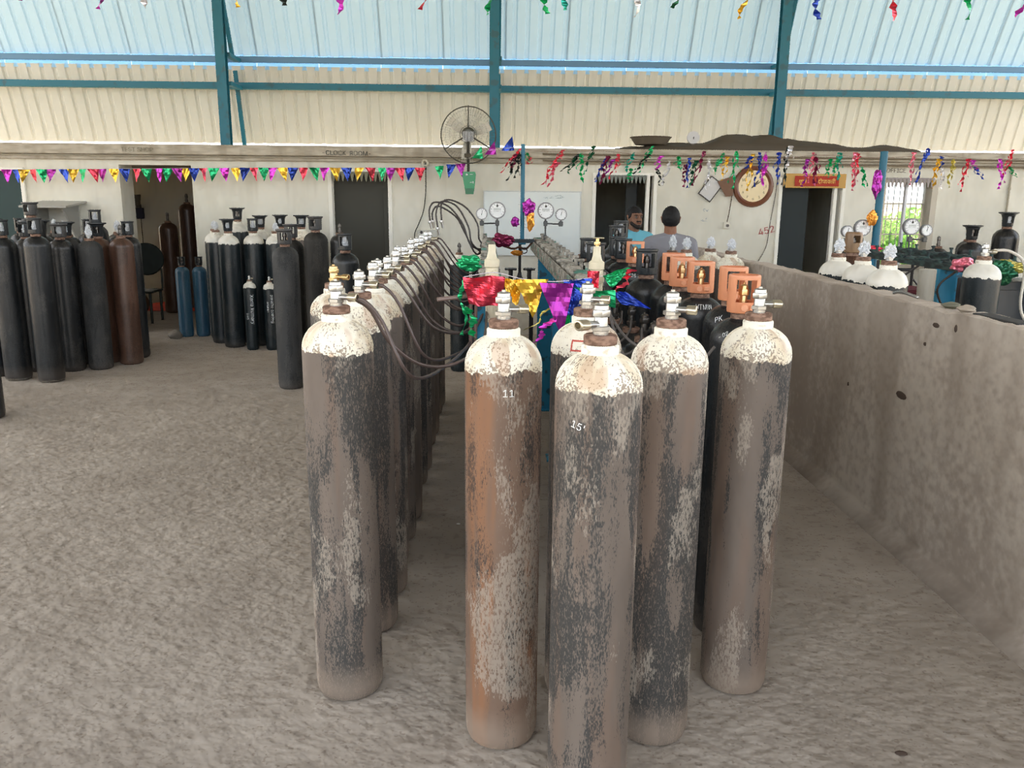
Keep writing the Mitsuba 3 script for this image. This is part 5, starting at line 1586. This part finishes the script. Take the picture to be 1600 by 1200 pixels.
for k, (c, r, colr, lab) in enumerate([((0.40, 7.86, 1.60), (0.035, 0.03, 0.10), 'orange', 'crumpled orange foil tied to the blue pole by the gauges'), ((0.385, 7.85, 1.70), (0.055, 0.04, 0.07), 'purple', 'crumpled purple foil at the blue pole above the orange one'),
                                       ((0.255, 7.85, 1.57), (0.035, 0.03, 0.045), 'purple', 'small purple foil scrap left of the blue pole'), ((0.135, 7.6, 1.41), (0.10, 0.05, 0.06), 'maroon', 'torn dark purple foil on the left manifold under the gauges'),
                                       ((0.275, 7.84, 1.285), (0.05, 0.03, 0.025), 'orange', 'orange foil scrap on the cross pipe between the manifolds'), ((3.62, 7.84, 1.63), (0.045, 0.035, 0.06), 'orange', 'orange foil tied to the blue pole beyond the low wall'),
                                       ((3.63, 7.84, 1.95), (0.042, 0.035, 0.11), 'purple', 'purple foil bunch on the blue pole beside the window'), ((3.55, 7.7, 1.355), (0.11, 0.04, 0.03), 'red', 'red foil strip on the manifold beyond the low wall'),
                                       ((3.46, 5.95, 1.34), (0.085, 0.05, 0.05), 'pink', 'bright pink foil on the manifold end beyond the low wall'), ((3.74, 5.85, 1.33), (0.11, 0.05, 0.05), 'yellow', 'brownish gold foil beside the bright pink one beyond the low wall'),
                                       ((3.92, 5.55, 1.33), (0.07, 0.05, 0.06), 'maroon', 'dark red foil by the white hose at the far right'), ((4.12, 5.52, 1.33), (0.09, 0.05, 0.07), 'blue', 'dark blue foil at the right edge of the photo'),
                                       ((3.66, 5.83, 1.29), (0.11, 0.05, 0.08), 'dark green', 'dark green foil under the gold one beyond the low wall')]):
    single('foil_bunch', crumpled(c, r, k), FOIL[colr], 'foil_vc', lab, 'foil', None, False)

# near bunting between the two manifold ends
single('bunting_string', tube(spline([[-0.10, 3.52, 1.455], [0.03, 3.66, 1.462], [0.15, 3.55, 1.445], [0.30, 3.55, 1.435], [0.45, 3.62, 1.445], [0.52, 3.66, 1.45]], 8), 0.0022, 5), (0.62, 0.58, 0.62), 'matte_vc',
       'string of the large foil flags between the two manifold ends', 'string', smooth=True)


def foil_patch(corners, seed, crumple=0.02, n=14):
    """creased foil sheet spanning four corners"""
    A, B, C, D = [np.array(q, float) for q in corners]
    vv, ff = [], []
    nn = np.cross(B - A, D - A)
    nn /= np.linalg.norm(nn) + 1e-9
    for a_ in range(n + 1):
        for b_ in range(n + 1):
            s_, t_ = a_ / n, b_ / n
            p = (A * (1 - s_) + B * s_) * (1 - t_) + (D * (1 - s_) + C * s_) * t_
            q = np.array([s_ * 3.3 + seed, t_ * 3.3, seed * 1.7])
            vv.append(p + nn * crumple * 2 * (float(meshkit.fbm(q, 3, seed)) - 0.5) + nn * crumple * 0.5 * math.sin(s_ * 8 + t_ * 5 + seed))
    for a_ in range(n):
        for b_ in range(n):
            A_ = a_ * (n + 1) + b_
            ff += [[A_, A_ + n + 1, A_ + n + 2], [A_, A_ + n + 2, A_ + 1]]
    return trimesh.Trimesh(vv, ff, process=False)


def near_foil(mesh, c, lab):
    single('foil_flag', mesh, FOIL[c], 'foil_vc', lab, 'foil flag', None, False)


near_foil(foil_patch([[-0.105, 3.50, 1.455], [0.075, 3.48, 1.462], [0.060, 3.50, 1.335], [-0.080, 3.52, 1.335]], 3, 0.022), 'red', 'large crumpled red foil flag at the left end of the near string')
m = pennant(0.155, 0.165, 21, 0.02, 12, 0.05)
near_foil(m.apply_transform(Tr(0.185, 3.52, 1.446) @ Rz(0.3)), 'gold', 'golden foil pennant hanging between the red and the purple ones')
near_foil(foil_patch([[0.065, 3.53, 1.45], [0.15, 3.53, 1.44], [0.13, 3.53, 1.33], [0.085, 3.53, 1.36]], 6, 0.025), 'gold', 'crumpled piece of golden foil next to the red flag')
m = pennant(0.145, 0.235, 24, 0.010, 12, 0.12)
near_foil(m.apply_transform(Tr(0.290, 3.48, 1.435) @ Rz(-0.15)), 'purple', 'long purple foil pennant in the middle of the near string')
near_foil(foil_patch([[0.325, 3.57, 1.44], [0.455, 3.60, 1.445], [0.42, 3.60, 1.33], [0.35, 3.58, 1.27]], 9, 0.02), 'blue', 'dark blue foil flag behind the purple pennant')
near_foil(foil_patch([[0.435, 3.62, 1.475], [0.49, 3.62, 1.475], [0.485, 3.62, 1.40], [0.44, 3.62, 1.41]], 11, 0.012), 'red', 'small red foil piece left of the cream valve')
near_foil(foil_patch([[0.355, 3.44, 1.418], [0.535, 3.44, 1.405], [0.54, 3.46, 1.33], [0.42, 3.46, 1.385]], 13, 0.010), 'green', 'green foil pennant drooping above the front cylinder valves')
near_foil(foil_patch([[0.50, 3.60, 1.455], [0.58, 3.58, 1.49], [0.625, 3.60, 1.49], [0.545, 3.60, 1.40]], 15, 0.02), 'green', 'bright green foil flag wrapped round the cream valve of the right manifold')
near_foil(ribbon([0.63, 3.58, 1.485], [0.555, 3.56, 1.385], 0.05, 3, 3), 'red', 'red foil strip twisted beside the bright green flag')
near_foil(foil_patch([[0.53, 3.50, 1.395], [0.585, 3.50, 1.40], [0.70, 3.50, 1.325], [0.57, 3.50, 1.345]], 17, 0.02), 'blue', 'shiny blue foil flag pointing right below the green one')
near_foil(ribbon([-0.085, 3.55, 1.33], [-0.045, 3.55, 1.165], 0.055, 5, 3.4), 'green', 'green foil strip hanging below the red flag')
near_foil(ribbon([-0.11, 3.56, 1.44], [-0.10, 3.56, 1.20], 0.03, 8, 2.4), 'green', 'thin green foil strip at the left of the red flag')
near_foil(ribbon([0.285, 3.485, 1.30], [0.205, 3.56, 1.165], 0.05, 7, 2.2), 'magenta', 'magenta foil strip dangling under the purple pennant')
near_foil(ribbon([0.27, 3.483, 1.33], [0.16, 3.56, 1.21], 0.02, 9, 1.5), 'yellow', 'thin yellowish strip below the golden pennant')
near_foil(foil_patch([[0.325, 3.56, 1.29], [0.36, 3.56, 1.29], [0.36, 3.56, 1.24], [0.33, 3.56, 1.25]], 19, 0.015), 'green', 'small green scrap at the tip of the purple pennant')
near_foil(foil_patch([[0.375, 3.60, 1.27], [0.415, 3.60, 1.27], [0.42, 3.60, 1.17], [0.385, 3.60, 1.16]], 20, 0.015), 'gold', 'golden foil scrap above the half hidden front cylinder')
# green foil tied round the left end valve
wrp = lathe_mesh([(0.026, 1.325), (0.036, 1.33), (0.040, 1.36), (0.036, 1.39), (0.041, 1.42), (0.030, 1.43)], 20).subdivide()
wrp.vertices += 0.006 * (meshkit.noise(wrp.vertices * 60, 2)[:, None] - 0.5)
wrp.apply_translation([0.02, 3.83, 0])
near_foil(wrp, 'green', 'green foil wound tightly round the left cream end valve')
near_foil(crumpled((-0.09, 4.1, 1.47), (0.06, 0.04, 0.035), 31), 'green', 'dark green foil bunch left of the left cream end valve')

# foil tips hanging from the string above the frame
tips = [(-3.108, 3.038, 'purple'), (-2.591, 2.986, 'purple'), (-2.294, 3.003, 'silver'), (-1.668, 3.012, 'gold'), (-1.35, 3.03, 'black'), (-0.979, 2.978, 'magenta'), (-0.421, 3.014, 'red'), (0.002, 2.995, 'green'), (0.374, 3.0, 'green'), (0.50, 3.03, 'teal'), (1.019, 2.99, 'silver'),
        (1.305, 3.05, 'dark green'), (1.754, 2.995, 'gold'), (2.239, 2.99, 'blue'), (2.748, 2.995, 'red'), (3.281, 3.005, 'green'), (3.659, 3.03, 'magenta')]
single('bunting_string', tube([[x, 6.0, 3.30] for x in np.linspace(-4.5, 4.5, 12)], 0.002, 5), (0.5, 0.5, 0.5), 'matte_vc', 'string of the foil tips just above the top of the photo', 'string', smooth=True)
count = {}
for k, (x, z, c) in enumerate(tips):
    m = ribbon([x + 0.02, 6.0, 3.30], [x - 0.01 + 0.03 * math.sin(k), 6.0, z], 0.075, k * 1.3, 2.6, 18, 0.02)
    count[c] = count.get(c, 0) + 1
    single('foil_tip', m, FOIL[c], 'foil_vc', f'{ORD[count[c] - 1]} {c} foil strip from the left hanging into the top of the photo', 'foil strip', 'foil strips at the top edge', False)

# ------------------------------------------------------------------ people


def ball(c, r):
    s = m3.Manifold.sphere(float(r), 20)
    return s.translate([float(q) for q in c])


def chain(pts, rad):
    out = []
    for k in range(len(pts) - 1):
        out.append(m3.Manifold.batch_hull([ball(pts[k], rad[k]), ball(pts[k + 1], rad[k + 1])]))
    return out


def finish(parts_, length, it=8):
    m = m3.Manifold.batch_boolean(parts_, m3.OpType.Add).refine_to_length(length)
    mm = m.to_mesh()
    t = trimesh.Trimesh(mm.vert_properties[:, :3], mm.tri_verts, process=True)
    trimesh.smoothing.filter_taubin(t, iterations=it)
    return t


def ell(c, r):
    return m3.Manifold.sphere(1.0, 32).scale([float(q) for q in r]).translate([float(q) for q in c])


def person(x, y, H, face, lab, shirt, trouser, skin, beard, head_turn=0.0):
    """a standing man; in his own frame he looks along -y"""
    k = H / 1.72
    J = lambda *q: np.array(q, float) * k
    parts_ = []
    # legs and feet
    for s in (-1, 1):
        parts_ += chain([J(s * .095, 0, .92), J(s * .10, -.01, .50), J(s * .105, .02, .09)], [.090 * k, .058 * k, .040 * k])
        parts_ += chain([J(s * .105, .03, .045), J(s * .12, -.10, .035), J(s * .125, -.17, .028)], [.040 * k, .038 * k, .028 * k])
    # trunk
    trunk = [m3.Manifold.batch_hull([ell(J(0, 0, .95), J(.165, .115, .10)), ell(J(0, 0, 1.12), J(.145, .105, .10))]),
             m3.Manifold.batch_hull([ell(J(0, 0, 1.12), J(.145, .105, .10)), ell(J(0, .005, 1.32), J(.180, .115, .12))]),
             m3.Manifold.batch_hull([ell(J(0, .005, 1.32), J(.180, .115, .10)), ball(J(-.16, .01, 1.41), .055 * k), ball(J(.16, .01, 1.41), .055 * k), ball(J(0, .01, 1.45), .06 * k)])]
    parts_ += trunk
    neck = chain([J(0, .015, 1.44), J(0, 0.0, 1.55)], [.060 * k, .055 * k])
    parts_ += neck
    arms = []
    for s in (-1, 1):
        sh, el, wr = J(s * .185, .01, 1.40), J(s * .235, .03, 1.12), J(s * .235, -.06, .88)
        arms.append((sh, el, wr))
        parts_ += chain([sh, el, wr], [.052 * k, .038 * k, .027 * k])
        palm = J(s * .232, -.085, .80)
        parts_.append(m3.Manifold.batch_hull([ball(wr, .024 * k), ball(palm + J(0, -.028, .0), .013 * k), ball(palm + J(0, .028, .0), .013 * k)]))
        for q, L in enumerate((.070, .080, .074, .058)):
            b = palm + J(0, -.030 + .020 * q, -.005)
            parts_ += chain([b, b + J(-s * .008, -.002, -L * .45), b + J(-s * .022, -.002, -L * .75), b + J(-s * .034, 0, -L * .92)], [.0092 * k, .0088 * k, .0082 * k, .0074 * k])
        th = wr + J(-s * .004, -.026, -.030)
        parts_ += chain([th, th + J(-s * .010, -.024, -.030), th + J(-s * .018, -.028, -.058)], [.011 * k, .0098 * k, .0085 * k])
    # head
    hc = J(0, -.012, 1.62)
    hd = [ell(hc + J(0, .012, .012), J(.074, .094, .098)), m3.Manifold.batch_hull([ell(hc + J(0, -.03, -.03), J(.062, .055, .05)), ball(hc + J(0, -.070, -.088), .026 * k), ball(hc + J(0, -.02, -.06), .05 * k)])]
    hd.append(m3.Manifold.batch_hull([ball(hc + J(0, -.085, .018), .010 * k), ball(hc + J(0, -.104, -.020), .013 * k), ball(hc + J(-.014, -.090, -.024), .009 * k), ball(hc + J(.014, -.090, -.024), .009 * k)]))
    for s in (-1, 1):
        hd.append(m3.Manifold.batch_hull([ball(hc + J(s * .074, .005, .016), .011 * k), ball(hc + J(s * .082, .016, .022), .010 * k), ball(hc + J(s * .074, .008, -.022), .008 * k)]))
        hd.append(m3.Manifold.batch_hull([ball(hc + J(s * .012, -.083, .030), .009 * k), ball(hc + J(s * .046, -.072, .032), .009 * k)]))
    hd.append(m3.Manifold.batch_hull([ball(hc + J(-.022, -.080, -.052), .010 * k), ball(hc + J(.022, -.080, -.052), .010 * k), ball(hc + J(0, -.088, -.050), .010 * k)]))
    body = finish(parts_ + hd, 0.014 * k, 6)
    M = Tr(x, y, 0) @ Rz(face)
    t = thing('person', lab, 'person')
    part('body', body.apply_transform(M), skin, 'matte_vc', t, True)
    # shirt: trunk and short sleeves, a little larger
    g_ = 0.014 * k
    sp = [m3.Manifold.batch_hull([ell(J(0, 0, .90), J(.180, .128, .06)), ell(J(0, 0, 1.12), J(.160, .120, .10))]), m3.Manifold.batch_hull([ell(J(0, 0, 1.12), J(.160, .120, .10)), ell(J(0, .005, 1.32), J(.196, .130, .12))]),
          m3.Manifold.batch_hull([ell(J(0, .005, 1.32), J(.196, .130, .10)), ball(J(-.165, .01, 1.41), .066 * k), ball(J(.165, .01, 1.41), .066 * k), ball(J(0, .015, 1.440), .072 * k)])]
    for sh, el, wr in arms:
        sp += chain([sh, sh * 0.25 + el * 0.75], [.067 * k, .060 * k])
    shm = finish(sp, 0.02 * k, 6)
    sm_ = mani(shm) - ell(J(0, -.012, 1.528), J(.072, .078, .055))
    mm = sm_.to_mesh()
    part('t_shirt', trimesh.Trimesh(mm.vert_properties[:, :3], mm.tri_verts, process=True).apply_transform(M), shirt, 'matte_vc', t, 50)
    tp = [m3.Manifold.batch_hull([ell(J(0, 0, .93), J(.172, .122, .09)), ball(J(-.095, 0, .86), .10 * k), ball(J(.095, 0, .86), .10 * k)])]
    for s in (-1, 1):
        tp += chain([J(s * .095, 0, .90), J(s * .10, -.01, .50), J(s * .105, .02, .08)], [.103 * k, .078 * k, .064 * k])
    part('trousers', finish(tp, 0.025 * k, 5).apply_transform(M), trouser, 'matte_vc', t, True)
    # hair: a cap over the skull, cut to a hairline
    cap = ell(hc + J(0, .016, .020), J(.083, .103, .106))
    cut = m3.Manifold.cube([1, 1, 1], True)
    cap = cap - cut.rotate([-38, 0, 0]).translate([float(q) for q in hc + J(0, -.43, -.318)])
    cap = cap - cut.translate([float(q) for q in hc + J(0, 0, -.5 - .062 * k)])
    cap = cap - cut.translate([float(q) for q in hc + J(0, -.5 - .040, -.5 + .045)])
    hm = cap.refine_to_length(0.012).to_mesh()
    hm = trimesh.Trimesh(hm.vert_properties[:, :3], hm.tri_verts, process=True)
    hm.vertices += 0.006 * (meshkit.noise(hm.vertices * 60)[:, None] - 0.5)
    part('hair', hm.apply_transform(M), (0.008, 0.008, 0.009), 'matte_vc', t, True)
    if beard:
        bd = m3.Manifold.batch_hull([ball(hc + J(0, -.072, -.090), .030 * k), ball(hc + J(.052, -.030, -.055), .022 * k), ball(hc + J(-.052, -.030, -.055), .022 * k)])
        bd = bd + m3.Manifold.batch_hull([ball(hc + J(-.024, -.086, -.038), .007 * k), ball(hc + J(.024, -.086, -.038), .007 * k)])
        bd = bd - m3.Manifold.batch_hull([ball(hc + J(-.026, -.105, -.054), .013 * k), ball(hc + J(.026, -.105, -.054), .013 * k)])
        mm = bd.to_mesh()
        part('beard', trimesh.Trimesh(mm.vert_properties[:, :3], mm.tri_verts, process=True).apply_transform(M), (0.018, 0.013, 0.011), 'matte_vc', t, 40)
    for s in (-1, 1):
        e = hc + J(s * .031, -.077, .008)
        part('eye', MB().add(sph(e, .0115 * k, 2), (0.55, 0.52, 0.48), True).add(sph(e + J(0, -.0075, 0), .0058 * k, 2), (0.02, 0.012, 0.01), True).shape('gloss_vc') and xf(sph(e, .0115 * k, 2), M), (0.10, 0.08, 0.07), 'gloss_vc', t, True)
        part('eyebrow', xf(box(e + J(-.020, -.014, .020), e + J(.020, -.004, .027), 0.002), M), (0.015, 0.012, 0.01), 'matte_vc', t)
        part('shoe', xf(mesh_from(chain([J(s * .105, .05, .045), J(s * .12, -.10, .040), J(s * .125, -.18, .034)], [.045 * k, .046 * k, .034 * k])), M), (0.03, 0.03, 0.03), 'matte_vc', t)
    part('lips', xf(sph(hc + J(0, -.0905, -.052), 1.0, 2, J(.022, .007, .009)), M), np.array(skin) * [0.8, 0.55, 0.5], 'matte_vc', t, True)
    return t


def mesh_from(parts_):
    mm = m3.Manifold.batch_boolean(parts_, m3.OpType.Add).trim_by_plane([0, 0, 1], 0.0).to_mesh()
    return trimesh.Trimesh(mm.vert_properties[:, :3], mm.tri_verts, process=True)


person(1.53, 8.75, 1.695, 0.35, 'bearded man in a light blue shirt facing the camera before the doorway', (0.14, 0.42, 0.52), (0.06, 0.06, 0.07), (0.20, 0.105, 0.068), True)
person(1.665, 7.62, 1.705, PI - 0.12, 'man in a grey T-shirt seen from behind, with short black hair', (0.24, 0.24, 0.265), (0.05, 0.055, 0.07), (0.24, 0.115, 0.07), False)
